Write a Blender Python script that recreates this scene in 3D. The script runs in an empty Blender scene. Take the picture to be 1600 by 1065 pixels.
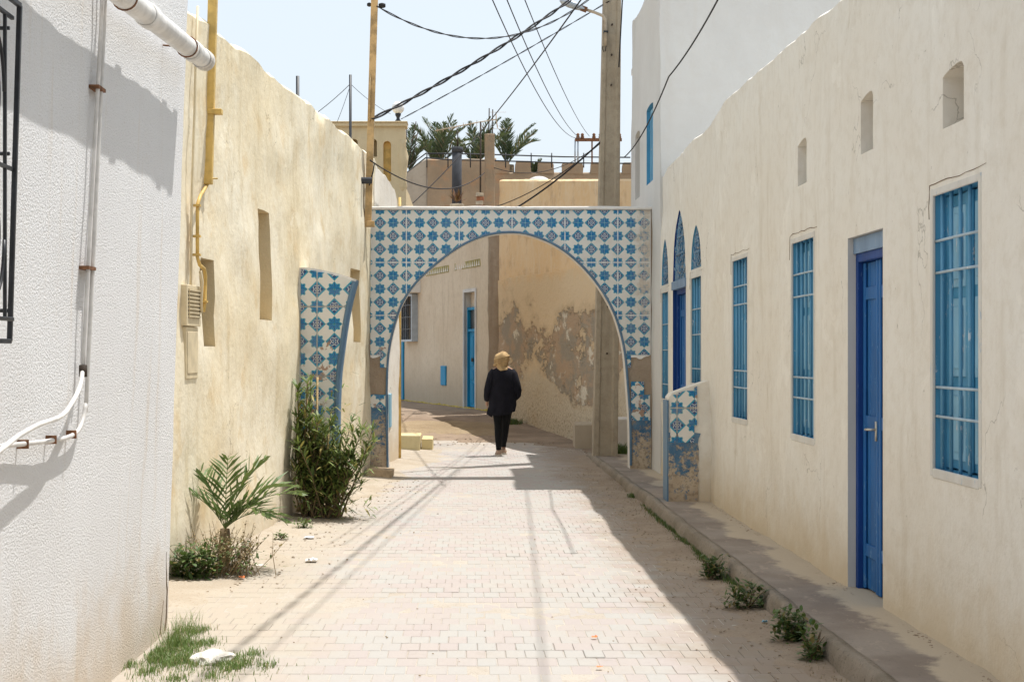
import bpy, bmesh, math, random
from mathutils import Vector, Matrix, noise
R = random.Random(7)
scene = bpy.context.scene
COL = scene.collection
F = 2450.0            # focal length in photo pixels (1600 wide)
EYE = 1.6

# ---------------------------------------------------------------- camera, sky, sun
cam_d = bpy.data.cameras.new('camera')
cam = bpy.data.objects.new('camera', cam_d)
COL.objects.link(cam)
cam.location = (0, 0, EYE)
cam.rotation_euler = (math.radians(90), 0, 0)
cam_d.sensor_width = 36.0
cam_d.lens = 36.0 * F / 1600.0
cam_d.shift_x = 70.0 / 1600.0
cam_d.shift_y = 19.5 / 1600.0
cam_d.clip_start = 0.1
cam_d.clip_end = 2000
scene.camera = cam

SUN_DIR = Vector((0.285, 0.19, 1.0)).normalized()
sun_el = math.asin(SUN_DIR.z)
world = bpy.data.worlds.new('World')
scene.world = world
world.use_nodes = True
wn = world.node_tree
wn.nodes.clear()
sky = wn.nodes.new('ShaderNodeTexSky')
sky.sky_type = 'NISHITA'
sky.sun_disc = False
sky.sun_elevation = sun_el
sky.sun_rotation = math.atan2(SUN_DIR.x, SUN_DIR.y)
sky.air_density = 1.0
sky.dust_density = 4.0
sky.ozone_density = 1.0
hz = wn.nodes.new('ShaderNodeMix'); hz.data_type = 'RGBA'
hz.inputs[0].default_value = 0.85
hz.inputs[7].default_value = (2.50, 2.74, 2.93, 1)      # the even white haze of a hot day
bg = wn.nodes.new('ShaderNodeBackground')
bg.inputs[1].default_value = 0.15
wo = wn.nodes.new('ShaderNodeOutputWorld')
wn.links.new(sky.outputs[0], hz.inputs[6])
wn.links.new(hz.outputs[2], bg.inputs[0])
wn.links.new(bg.outputs[0], wo.inputs[0])

sun_d = bpy.data.lights.new('sun', 'SUN')
sun_d.energy = 2.45
sun_d.angle = math.radians(0.53)
sun_d.color = (1.0, 0.975, 0.945)
sun = bpy.data.objects.new('sun', sun_d)
COL.objects.link(sun)
sun.rotation_euler = SUN_DIR.to_track_quat('Z', 'Y').to_euler()

scene.view_settings.view_transform = 'Standard'
scene.view_settings.look = 'None'
scene.view_settings.exposure = 1.12
scene.view_settings.gamma = 1.0
scene.view_settings.use_curve_mapping = False
try:
    scene.cycles.max_bounces = 8
    scene.cycles.diffuse_bounces = 5
except Exception:
    pass

# ---------------------------------------------------------------- helpers
def px(u, v, Y):
    """photo pixel at depth Y -> point"""
    return Vector(((u - 730.0) * Y / F, Y, EYE - (v - 552.0) * Y / F))

def tag(o, label=None, cat=None, group=None, kind=None):
    if label: o['label'] = label
    if cat: o['category'] = cat
    if group: o['group'] = group
    if kind: o['kind'] = kind
    return o

def thing(name, label, cat, loc=(0, 0, 0), group=None):
    o = bpy.data.objects.new(name, None)
    o.empty_display_size = 0.2
    COL.objects.link(o)
    o.location = loc
    return tag(o, label, cat, group)

def link(name, me, parent=None, loc=None):
    o = bpy.data.objects.new(name, me)
    COL.objects.link(o)
    if loc is not None: o.location = loc
    if parent is not None:
        o.parent = parent
        # children are modelled in world coordinates unless loc is given
        if loc is None:
            o.location = -world_loc(parent)
    return o

def world_loc(o):
    v = Vector(o.location)
    while o.parent is not None:
        o = o.parent
        v = v + Vector(o.location)
    return v

def wplace(name, me, parent, wl):
    """shared mesh with its own origin, placed at world point wl under parent"""
    o = bpy.data.objects.new(name, me)
    COL.objects.link(o)
    o.parent = parent
    o.location = Vector(wl) - (world_loc(parent) if parent else Vector())
    return o

class MB:
    def __init__(s): s.v = []; s.f = []; s.m = []
    def add(s, vs, fs, mi=0):
        b = len(s.v)
        s.v += [tuple(x) for x in vs]
        s.f += [tuple(b + i for i in f) for f in fs]
        s.m += [mi] * len(fs)
    def box(s, lo, hi, mi=0, jit=0.0):
        x0, y0, z0 = lo; x1, y1, z1 = hi
        vs = [(x, y, z) for z in (z0, z1) for (x, y) in ((x0, y0), (x1, y0), (x1, y1), (x0, y1))]
        if jit: vs = [(a + R.uniform(-jit, jit), b + R.uniform(-jit, jit), c + R.uniform(-jit, jit)) for a, b, c in vs]
        s.add(vs, [(3, 2, 1, 0), (4, 5, 6, 7), (0, 1, 5, 4), (1, 2, 6, 5), (2, 3, 7, 6), (3, 0, 4, 7)], mi)
    def obox(s, c, ax, ay, az, mi=0):
        """oriented box: centre and three half-axis vectors"""
        c, ax, ay, az = map(Vector, (c, ax, ay, az))
        vs = [c + sx * ax + sy * ay + sz * az for sz in (-1, 1) for (sx, sy) in ((-1, -1), (1, -1), (1, 1), (-1, 1))]
        s.add(vs, [(3, 2, 1, 0), (4, 5, 6, 7), (0, 1, 5, 4), (1, 2, 6, 5), (2, 3, 7, 6), (3, 0, 4, 7)], mi)
    def tube(s, pts, r, n=8, mi=0, cap=True, flat=1.0):
        pts = [Vector(p) for p in pts]
        rr = r if hasattr(r, '__len__') else [r] * len(pts)
        rings = []
        prev = None
        for i, p in enumerate(pts):
            t = (pts[min(i + 1, len(pts) - 1)] - pts[max(i - 1, 0)])
            t = t.normalized() if t.length > 1e-9 else Vector((0, 0, 1))
            if prev is None:
                a = Vector((0, 0, 1)) if abs(t.z) < 0.9 else Vector((1, 0, 0))
                a = (a - t * a.dot(t)).normalized()
            else:
                a = prev - t * prev.dot(t)
                a = a.normalized() if a.length > 1e-6 else prev
            prev = a
            b = t.cross(a)
            rings.append([p + rr[i] * (math.cos(2 * math.pi * k / n) * a + flat * math.sin(2 * math.pi * k / n) * b) for k in range(n)])
        vs = [v for ring in rings for v in ring]
        fs = []
        for i in range(len(pts) - 1):
            for k in range(n):
                fs.append((i * n + k, i * n + (k + 1) % n, (i + 1) * n + (k + 1) % n, (i + 1) * n + k))
        if cap:
            fs.append(tuple(range(n - 1, -1, -1)))
            fs.append(tuple((len(pts) - 1) * n + k for k in range(n)))
        s.add(vs, fs, mi)
    def lathe(s, c, prof, n=16, mi=0):
        c = Vector(c)
        vs = []; fs = []
        for (r, z) in prof:
            for k in range(n):
                a = 2 * math.pi * k / n
                vs.append(c + Vector((r * math.cos(a), r * math.sin(a), z)))
        for i in range(len(prof) - 1):
            for k in range(n):
                fs.append((i * n + k, i * n + (k + 1) % n, (i + 1) * n + (k + 1) % n, (i + 1) * n + k))
        fs.append(tuple(range(n - 1, -1, -1))); fs.append(tuple((len(prof) - 1) * n + k for k in range(n)))
        s.add(vs, fs, mi)
    def loft(s, secs, n=18, mi=0):
        """secs: (centre, rx, ry) horizontal ellipses"""
        vs = []; fs = []
        for (c, rx, ry) in secs:
            for k in range(n):
                a = 2 * math.pi * k / n
                vs.append((c[0] + rx * math.cos(a), c[1] + ry * math.sin(a), c[2] + (c[3] * math.cos(a) if len(c) > 3 else 0)))
        for i in range(len(secs) - 1):
            for k in range(n):
                fs.append((i * n + k, i * n + (k + 1) % n, (i + 1) * n + (k + 1) % n, (i + 1) * n + k))
        fs.append(tuple(range(n - 1, -1, -1))); fs.append(tuple((len(secs) - 1) * n + k for k in range(n)))
        s.add(vs, fs, mi)
    def mesh(s, name, mats, smooth=False):
        me = bpy.data.meshes.new(name)
        me.from_pydata(s.v, [], s.f)
        if not isinstance(mats, (list, tuple)): mats = [mats]
        for m in mats: me.materials.append(m)
        if len(mats) > 1:
            me.polygons.foreach_set('material_index', s.m)
        if smooth: me.polygons.foreach_set('use_smooth', [True] * len(me.polygons))
        me.update()
        return me
    def build(s, name, mats, parent=None, smooth=False, loc=None):
        return link(name, s.mesh(name, mats, smooth), parent, loc)

def bevel(o, w=0.004, seg=1):
    m = o.modifiers.new('bevel', 'BEVEL'); m.width = w; m.segments = seg; m.limit_method = 'ANGLE'
    m.angle_limit = math.radians(40)
    return o

def fbm(x, y, z, s=1.0, o=3):
    return noise.fractal(Vector((x * s, y * s, z * s)), 1.0, 2.0, o)

# ---------------------------------------------------------------- node material toolkit
class NT:
    def __init__(s, name):
        s.m = bpy.data.materials.new(name); s.m.use_nodes = True
        s.t = s.m.node_tree; s.t.nodes.clear()
        s.out = s.t.nodes.new('ShaderNodeOutputMaterial')
        s.b = s.t.nodes.new('ShaderNodeBsdfPrincipled')
        s.t.links.new(s.b.outputs[0], s.out.inputs[0])
        s.b.inputs['Roughness'].default_value = 0.9
        s.b.inputs['Specular IOR Level'].default_value = 0.25
        s._pos = None
    def put(s, sock, v):
        if isinstance(v, bpy.types.NodeSocket): s.t.links.new(v, sock)
        elif isinstance(v, (tuple, list)) and len(v) == 3 and sock.type == 'RGBA': sock.default_value = (*v, 1)
        else: sock.default_value = v
    def pos(s):
        if s._pos is None:
            s._pos = s.t.nodes.new('ShaderNodeNewGeometry').outputs['Position']
        return s._pos
    def xyz(s, vec=None):
        n = s.t.nodes.new('ShaderNodeSeparateXYZ'); s.put(n.inputs[0], vec or s.pos())
        return n.outputs
    def scale(s, vec, k):
        n = s.t.nodes.new('ShaderNodeMapping'); s.put(n.inputs[0], vec); n.inputs['Scale'].default_value = k
        return n.outputs[0]
    def noise(s, sc, det=4, rough=0.55, vec=None, k=None, dist=0.0, off=0):
        v = vec or s.pos()
        if k or off:
            n0 = s.t.nodes.new('ShaderNodeMapping'); s.put(n0.inputs[0], v)
            n0.inputs['Scale'].default_value = k or (1, 1, 1); n0.inputs['Location'].default_value = (off, off * 1.3, off * .7)
            v = n0.outputs[0]
        n = s.t.nodes.new('ShaderNodeTexNoise'); s.put(n.inputs['Vector'], v)
        n.inputs['Scale'].default_value = sc; n.inputs['Detail'].default_value = det
        n.inputs['Roughness'].default_value = rough; n.inputs['Distortion'].default_value = dist
        return n.outputs['Fac']
    def voro(s, sc, vec=None, feat='F1', out='Distance'):
        n = s.t.nodes.new('ShaderNodeTexVoronoi'); n.feature = feat
        s.put(n.inputs['Vector'], vec or s.pos()); n.inputs['Scale'].default_value = sc
        return n.outputs[out]
    def math(s, op, a, b=0.0, c=0.0, clamp=False):
        n = s.t.nodes.new('ShaderNodeMath'); n.operation = op; n.use_clamp = clamp
        s.put(n.inputs[0], a); s.put(n.inputs[1], b); s.put(n.inputs[2], c)
        return n.outputs[0]
    def ramp(s, v, lo, hi, a=0.0, b=1.0):
        n = s.t.nodes.new('ShaderNodeMapRange'); n.interpolation_type = 'SMOOTHSTEP'
        s.put(n.inputs[0], v)
        for i, x in enumerate((lo, hi, a, b)): s.put(n.inputs[i + 1], x)
        return n.outputs[0]
    def mix(s, f, a, b, mode='MIX'):
        n = s.t.nodes.new('ShaderNodeMix'); n.data_type = 'RGBA'; n.blend_type = mode
        s.put(n.inputs[0], f); s.put(n.inputs[6], a); s.put(n.inputs[7], b)
        return n.outputs[2]
    def bump(s, h, strength=0.5, dist=0.01, prev=None):
        n = s.t.nodes.new('ShaderNodeBump'); s.put(n.inputs['Height'], h)
        n.inputs['Strength'].default_value = strength; n.inputs['Distance'].default_value = dist
        if prev is not None: s.put(n.inputs['Normal'], prev)
        s.put(s.b.inputs['Normal'], n.outputs[0])
        return n.outputs[0]
    def color(s, c): s.put(s.b.inputs['Base Color'], c)
    def rough(s, r): s.put(s.b.inputs['Roughness'], r)

def flat(name, c, rough=0.8, var=0.12, sc=6.0, metal=0.0, bump=0.0, bsc=80, spec=0.3):
    t = NT(name)
    d = tuple(x * (1 - var) for x in c); l = tuple(min(1, x * (1 + var * 0.7)) for x in c)
    t.color(t.mix(t.ramp(t.noise(sc, 5), .35, .65), d, l))
    t.rough(rough); t.b.inputs['Metallic'].default_value = metal
    t.b.inputs['Specular IOR Level'].default_value = spec
    if bump: t.bump(t.noise(bsc, 4), bump, 0.004)
    return t.m

def plaster(name, c1, c2, streak, sa=0.5, bump=0.35, fine=40, dirt=None, dz=(0, .5), spots=0.0, warm=None, cracks=0):
    t = NT(name)
    big = t.ramp(t.noise(0.9, 6, .6), .3, .7)
    c = t.mix(big, c1, c2)
    if warm: c = t.mix(t.ramp(t.noise(2.3, 6, .65, off=9), .5, .72), c, warm)
    st = t.ramp(t.noise(5.0, 5, .6, k=(1, 1, .12)), .52, .8, 0, sa)
    c = t.mix(st, c, streak)
    sm = t.ramp(t.noise(9.0, 6, .7, off=4), .42, .72, 0, sa * .6)
    c = t.mix(sm, c, streak)
    if spots:
        sp = t.math('MULTIPLY', t.ramp(t.noise(14, 5, .7, off=21), .66, .74), spots)
        c = t.mix(sp, c, tuple(x * .55 for x in streak))
    if cracks:
        # old repairs: patches of slightly different limewash, rubbed grey-brown smears
        pn = t.noise(1.05, 7, .62, off=33, dist=.6)
        c = t.mix(t.ramp(pn, .60, .625, 0, .4), c, tuple(min(1, x * 1.10) for x in c2))
        c = t.mix(t.ramp(t.noise(2.1, 8, .74, k=(1, .8, .5), off=44), .60, .70, 0, .55), c, streak)
        n2 = t.t.nodes.new('ShaderNodeVectorMath'); n2.operation = 'ADD'
        nn = t.t.nodes.new('ShaderNodeTexNoise'); nn.inputs['Scale'].default_value = 3.0; nn.inputs['Detail'].default_value = 5
        t.put(nn.inputs['Vector'], t.pos())
        sc_ = t.t.nodes.new('ShaderNodeVectorMath'); sc_.operation = 'SCALE'; t.put(sc_.inputs[0], nn.outputs['Color']); sc_.inputs['Scale'].default_value = .55
        t.put(n2.inputs[0], t.pos()); t.put(n2.inputs[1], sc_.outputs[0])
        ed = t.voro(.85, vec=n2.outputs[0], feat='DISTANCE_TO_EDGE')
        ck = t.math('MULTIPLY', t.ramp(ed, .0045, .0015), t.ramp(t.noise(.9, 3, off=55), .52, .60))
        c = t.mix(t.math('MULTIPLY', ck, .5), c, tuple(x * .45 for x in streak))
    if dirt:
        z = t.xyz()[2]
        zz = t.math('ADD', z, t.math('MULTIPLY', t.noise(3.0, 6, .65, off=2), -0.7))
        c = t.mix(t.ramp(zz, dz[0] - .35, dz[1] - .35, .75, 0), c, dirt)
    t.color(c)
    h = t.math('ADD', t.math('MULTIPLY', t.noise(fine * .25, 4, .6), 1.6), t.math('MULTIPLY', t.noise(fine, 5, .65), .7))
    t.bump(h, bump, 0.012)
    return t.m

M = {}
M['cream'] = plaster('cream_plaster', (.75, .70, .61), (.78, .745, .67), (.57, .50, .39), .5, .36, 30, dirt=(.58, .46, .30), dz=(0.05, .7), spots=.7, cracks=1)
M['greywhite'] = plaster('white_plaster', (.60, .59, .565), (.65, .645, .62), (.56, .52, .46), .3, .25, 25)
M['yellow'] = plaster('yellow_plaster', (.74, .64, .445), (.79, .725, .57), (.52, .41, .23), .6, .34, 22, dirt=(.60, .52, .40), dz=(.0, .5), spots=.7, warm=(.68, .54, .33), cracks=1)
M['ochre'] = plaster('ochre_plaster', (.60, .49, .30), (.66, .55, .36), (.45, .35, .2), .3, .35, 25)
M['facade'] = plaster('tan_plaster', (.60, .50, .37), (.66, .57, .44), (.42, .34, .24), .6, .3, 25, dirt=(.40, .33, .24), dz=(.35, 1.6), spots=.6)
M['brown'] = plaster('brown_plaster', (.30, .225, .15), (.39, .295, .20), (.24, .19, .14), .6, .5, 20, spots=.6, warm=(.42, .25, .14))
M['greyblock'] = plaster('grey_render', (.40, .35, .28), (.46, .405, .33), (.3, .25, .195), .5, .4, 20)
M['capwhite'] = plaster('white_coping', (.74, .70, .64), (.78, .75, .70), (.55, .45, .34), .35, .4, 30)
M['concrete'] = plaster('concrete', (.37, .305, .22), (.45, .385, .29), (.2, .165, .12), .6, .5, 45, spots=.5)
M['rubble'] = plaster('bare_render', (.33, .26, .19), (.42, .34, .26), (.25, .18, .12), .6, .8, 30, spots=.6)

def stucco():
    t = NT('white_stucco')
    c = t.mix(t.ramp(t.noise(1.2, 6), .3, .7), (.78, .775, .765), (.82, .82, .815))
    st = t.ramp(t.noise(7.0, 5, .6, k=(1, 1, .07)), .56, .78, 0, .42)
    c = t.mix(st, c, (.66, .54, .38))
    y = t.xyz()
    low = t.math('ADD', y[2], t.math('MULTIPLY', t.noise(2.2, 6, .65, off=5), -1.3))
    c = t.mix(t.ramp(low, -.7, .05, .6, 0), c, (.58, .43, .26))
    c = t.mix(t.ramp(t.noise(30, 4, .6, off=6), .66, .72, 0, .3), c, (.6, .52, .42))
    t.color(c)
    h = t.math('ADD', t.math('MULTIPLY', t.noise(120, 4, .75), 1.2), t.math('MULTIPLY', t.voro(95), -.6))
    t.bump(h, .8, .011)
    return t.m
M['stucco'] = stucco()

def peeling():
    t = NT('peeling_ochre_plaster')
    c = t.mix(t.ramp(t.noise(.8, 5), .3, .7), (.70, .485, .265), (.72, .53, .315))
    c = t.mix(t.ramp(t.noise(3, 6, .7, off=3), .55, .75, 0, .7), c, (.66, .53, .36))
    z = t.xyz()[2]; x = t.xyz()[0]
    # pale lower coat
    zl = t.math('ADD', z, t.math('MULTIPLY', t.math('SUBTRACT', t.noise(1.4, 6, .6, off=7), .5), .9))
    c = t.mix(t.ramp(zl, 2.9, 3.2, .6, 0), c, (.66, .545, .375))
    c = t.mix(t.ramp(zl, 1.05, 1.5, 1, 0), c, (.58, .50, .37))
    # fallen paint: broken band between knee and head height
    band = t.math('MULTIPLY', t.ramp(z, .3, 1.5), t.ramp(z, 2.75, 1.9))
    n1 = t.noise(.85, 9, .68, k=(1.2, .42, .85), off=11.6)
    m1 = t.ramp(t.math('ADD', n1, t.math('MULTIPLY', band, .185)), .62, .645)
    n2 = t.noise(2.4, 7, .65, k=(1, .45, .8), off=31)
    raw = t.mix(t.ramp(n2, .44, .56), (.32, .275, .21), (.43, .31, .205))
    c = t.mix(t.ramp(t.math('ADD', n1, t.math('MULTIPLY', band, .185)), .54, .63, 0, .55), c, (.50, .38, .24))
    c = t.mix(m1, c, raw)
    n3 = t.noise(2.8, 7, .7, k=(1, .45, .7), off=41)
    m3 = t.math('MULTIPLY', m1, t.ramp(n3, .55, .6))
    c = t.mix(m3, c, (.66, .60, .48))
    sp = t.math('MULTIPLY', t.ramp(t.noise(22, 5, .8, off=17), .50, .60), t.ramp(zl, 1.5, .2))
    c = t.mix(t.math('MULTIPLY', sp, .75), c, (.25, .18, .11))
    t.color(c)
    h = t.math('ADD', t.noise(12, 6, .65), t.math('MULTIPLY', m1, -1.0))
    t.bump(h, .8, .035)
    return t.m
M['peeling'] = peeling()
M['orange'] = plaster('orange_plaster', (.70, .485, .26), (.74, .55, .335), (.74, .64, .48), .5, .35, 22, spots=.5, warm=(.55, .37, .21))

def paint(name, c, chip=(.62, .64, .64), amt=.4, dark=None, rough=.55):
    t = NT(name)
    d = dark or tuple(x * .8 for x in c)
    col = t.mix(t.ramp(t.noise(5, 5, .6, k=(1, 1, .3)), .35, .65), d, c)
    col = t.mix(t.ramp(t.noise(20, 6, .75, k=(1, 1, .35), off=3), .60, .66, 0, amt), col, chip)
    t.color(col); t.rough(rough)
    t.bump(t.noise(45, 4, .6, k=(1, 1, .2)), .15, .004)
    return t.m
M['blue_win'] = paint('sky_blue_paint', (.095, .335, .53), amt=.9)
M['blue_light'] = paint('pale_blue_paint', (.27, .52, .68), amt=.9)
M['blue_bar'] = paint('blue_grey_bar_paint', (.14, .36, .54), (.55, .62, .66), .9)
M['rim_paint'] = paint('limewashed_rim_with_blue_wear', (.66, .64, .59), (.30, .42, .55), .55, dark=(.60, .57, .51), rough=.9)
M['bar_white'] = paint('chipped_pale_bar_paint', (.42, .52, .58), (.66, .67, .66), .9)
M['blue_door'] = paint('royal_blue_paint', (.015, .125, .36), (.2, .38, .54), .55)
M['blue_frame'] = paint('deep_blue_paint', (.008, .055, .24), (.16, .3, .46), .25)
M['cyan_door'] = paint('turquoise_blue_paint', (.01, .26, .50), (.3, .5, .6), .1)
M['lintel_blue'] = paint('worn_slate_blue_paint', (.20, .30, .44), (.5, .5, .48), .5)
M['trim_blue'] = paint('grey_blue_trim_paint', (.13, .22, .32), (.4, .38, .34), .4)
M['white_paint'] = paint('white_lime_paint', (.66, .66, .64), (.35, .45, .58), .4)
M['greyblue_reveal'] = paint('limewashed_reveal', (.60, .585, .55), (.70, .67, .61), .5, dark=(.55, .54, .515), rough=.95)

def wornblue(name='worn_blue_dado'):
    t = NT(name)
    n = t.noise(4.5, 8, .72, off=2)
    g = t.noise(22, 5, .7, off=8)
    base = t.mix(t.ramp(t.noise(3, 5), .35, .65), (.40, .31, .22), (.52, .43, .32))
    base = t.mix(t.ramp(g, .5, .6, 0, .6), base, (.22, .17, .12))
    z = t.xyz()[2]
    zz = t.math('ADD', n, t.math('MULTIPLY', t.math('SUBTRACT', z, .45), .16))
    zz = t.math('ADD', t.math('MULTIPLY', n, .45), t.math('MULTIPLY', t.math('SUBTRACT', z, .5), .22))
    m = t.ramp(t.math('ADD', zz, t.math('MULTIPLY', t.noise(15, 8, .8, off=18), .75)), .57, .65)
    blue = t.mix(t.ramp(t.noise(6, 5, off=5), .3, .7), (.055, .135, .24), (.13, .23, .33))
    t.color(t.mix(m, base, blue))
    t.bump(t.math('ADD', t.noise(14, 6, .7), t.math('MULTIPLY', m, .5)), .6, .01)
    return t.m
M['wornblue'] = wornblue()

def tilemat(name='blue_star_and_diamond_tile', fade=True):
    t = NT(name)
    uvn = t.t.nodes.new('ShaderNodeUVMap')
    x, y, _ = t.xyz(uvn.outputs[0])
    rx = t.math('ROUND', x); ry = t.math('ROUND', y)
    fx = t.math('SUBTRACT', x, rx); fy = t.math('SUBTRACT', y, ry)
    ax = t.math('ABSOLUTE', fx); ay = t.math('ABSOLUTE', fy)
    par = t.math('ABSOLUTE', t.math('MODULO', t.math('ADD', rx, ry), 2.0))   # 0 star, 1 diamond
    isdia = t.math('GREATER_THAN', par, .5)
    r = t.math('SQRT', t.math('ADD', t.math('MULTIPLY', fx, fx), t.math('MULTIPLY', fy, fy)))
    an = t.math('ARCTAN2', fy, fx)
    c8 = t.math('COSINE', t.math('MULTIPLY', an, 8.0))
    l1 = t.math('ADD', ax, ay)
    white = t.mix(t.noise(7, 3), (.70, .67, .61), (.75, .73, .68))
    teal = (.04, .32, .42); blue = (.004, .21, .45); navy = (.01, .06, .20)
    # star
    rs = t.math('ADD', .395, t.math('MULTIPLY', c8, .050))
    star = t.math('LESS_THAN', r, rs)
    star_in = t.math('LESS_THAN', r, t.math('SUBTRACT', rs, .065))
    petal = t.math('GREATER_THAN', t.math('ABSOLUTE', c8), .86)
    c_star = t.mix(star_in, teal, t.mix(t.math('MULTIPLY', petal, t.math('GREATER_THAN', r, .08)), blue, navy))
    c_star = t.mix(t.math('LESS_THAN', r, .07), c_star, teal)
    c_star = t.mix(star, white, c_star)
    # diamond
    dia = t.math('LESS_THAN', l1, .52)
    d_in = t.math('LESS_THAN', l1, .39)
    c4 = t.math('COSINE', t.math('MULTIPLY', an, 4.0))
    orn = t.math('GREATER_THAN', t.math('SINE', t.math('ADD', t.math('MULTIPLY', r, 34.0), t.math('MULTIPLY', c4, 2.4))), .25)
    orn2 = t.math('MULTIPLY', orn, t.math('LESS_THAN', r, .27))
    c_dia = t.mix(d_in, teal, t.mix(orn2, navy, (.55, .58, .58)))
    c_dia = t.mix(t.math('MULTIPLY', t.math('LESS_THAN', l1, .43), t.math('GREATER_THAN', l1, .40)), c_dia, blue)
    c_dia = t.mix(t.math('LESS_THAN', r, .055), c_dia, blue)
    c_dia = t.mix(dia, white, c_dia)
    c = t.mix(isdia, c_star, c_dia)
    if fade:
        X, Y, Z = t.xyz()
        n = t.noise(6, 7, .72, off=3)
        n_f = t.noise(28, 5, .7, off=13)
        edge = t.math('MULTIPLY', t.ramp(X, 1.85, 2.45, 0, .30), t.ramp(Z, 1.5, 2.5, .25, 1))
        m = t.ramp(t.math('ADD', t.math('ADD', t.math('MULTIPLY', n, .62), t.math('MULTIPLY', n_f, .38)), edge), .66, .84)
        c = t.mix(m, c, (.60, .53, .44))
        chip = t.math('MULTIPLY', t.ramp(t.math('ADD', n, t.ramp(Z, 2.1, 1.3, 0, .12)), .69, .705), 1.0)
        c = t.mix(chip, c, (.36, .22, .15))
        t.rough(t.ramp(m, 0, 1, .35, .9))
    else:
        t.rough(.35)
    obr = t.t.nodes.new('ShaderNodeObjectInfo').outputs['Random']
    c = t.mix(t.math('MULTIPLY', obr, .14), c, (.38, .36, .32))
    dirt = t.ramp(t.noise(2.5, 6, .65, off=5), .52, .8, 0, .35)
    c = t.mix(dirt, c, (.40, .33, .25))
    t.color(c)
    t.b.inputs['Specular IOR Level'].default_value = .4
    t.bump(t.noise(9, 3), .08, .01)
    return t.m
M['tile'] = tilemat()

def paver(name, mode):
    t = NT(name)
    if mode == 'island': rnd = t.t.nodes.new('ShaderNodeNewGeometry').outputs['Random Per Island']
    else: rnd = t.t.nodes.new('ShaderNodeObjectInfo').outputs['Random']
    c = t.mix(t.ramp(rnd, .35, .65), (.385, .338, .315), (.378, .364, .338))
    c = t.mix(t.ramp(t.math('FRACT', t.math('MULTIPLY', rnd, 7.3)), 0, 1, 0, .35), c, (.40, .36, .32))
    c = t.mix(t.ramp(t.noise(1.3, 6, .65), .42, .7, 0, .5), c, (.39, .35, .305))
    c = t.mix(t.ramp(t.noise(30, 6, .7, off=3), .56, .72, 0, .4), c, (.28, .225, .18))
    c = t.mix(t.ramp(t.noise(70, 3, .6, off=8), .62, .66, 0, .35), c, (.47, .43, .37))
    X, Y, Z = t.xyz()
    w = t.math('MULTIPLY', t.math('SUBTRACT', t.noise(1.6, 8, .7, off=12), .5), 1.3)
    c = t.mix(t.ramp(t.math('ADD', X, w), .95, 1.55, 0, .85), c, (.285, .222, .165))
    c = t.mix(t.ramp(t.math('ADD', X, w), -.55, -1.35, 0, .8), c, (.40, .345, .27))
    c = t.mix(t.ramp(t.noise(6, 7, .75, off=19), .57, .66, 0, .3), c, (.31, .27, .225))
    t.color(c)
    t.bump(t.noise(90, 4, .65), .35, .004)
    return t.m
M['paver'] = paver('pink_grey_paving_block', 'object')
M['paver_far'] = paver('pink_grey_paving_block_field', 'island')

def sandmat(name, a, b, speck, amt=.5, bump=.6):
    t = NT(name)
    c = t.mix(t.ramp(t.noise(1.7, 6, .65), .35, .65), a, b)
    c = t.mix(t.ramp(t.noise(45, 5, .7, off=3), .56, .66, 0, amt), c, speck)
    c = t.mix(t.ramp(t.noise(11, 6, .7, off=7), .6, .7, 0, amt * .6), c, speck)
    t.color(c)
    t.bump(t.math('ADD', t.noise(50, 5, .7), t.math('MULTIPLY', t.noise(9, 4), 2)), bump, .012)
    return t.m
M['joint'] = sandmat('sand_joint', (.40, .35, .29), (.45, .405, .345), (.22, .17, .12), .45)
M['sand'] = sandmat('blown_sand', (.375, .315, .24), (.43, .375, .30), (.28, .2, .13), .7)
M['dirt'] = sandmat('trodden_dirt', (.23, .17, .12), (.33, .25, .18), (.15, .105, .07), .7, .8)
M['gutterdirt'] = sandmat('brown_kerbside_dirt', (.29, .22, .16), (.36, .285, .21), (.17, .125, .09), .7, .8)
M['gravel'] = sandmat('yellow_brown_gravel', (.27, .2, .12), (.35, .27, .17), (.12, .09, .06), .8, 1.0)

def walkmat():
    t = NT('old_pavement_concrete')
    X, Y, Z = t.xyz()
    c = t.mix(t.ramp(t.noise(1.6, 6, .6), .35, .65), (.23, .185, .15), (.31, .26, .215))
    c = t.mix(t.ramp(t.noise(9, 7, .7, k=(1, .4, 1), off=4), .56, .64, 0, .55), c, (.42, .34, .27))
    c = t.mix(t.ramp(t.noise(40, 4, .7, off=4), .6, .68, 0, .5), c, (.13, .11, .1))
    s = t.math('ADD', X, t.math('MULTIPLY', t.math('SUBTRACT', t.noise(1.5, 7, .68, off=14), .5), .75))
    c = t.mix(t.ramp(s, 2.18, 2.27, 0, .85), c, (.52, .43, .315))
    t.color(c)
    t.bump(t.math('ADD', t.noise(60, 5, .7), t.math('MULTIPLY', t.noise(7, 4), 2)), .5, .008)
    return t.m
M['walk'] = walkmat()
M['kerb'] = sandmat('rough_kerb_concrete', (.24, .20, .15), (.33, .275, .215), (.13, .10, .075), .8, 1.3)

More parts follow.
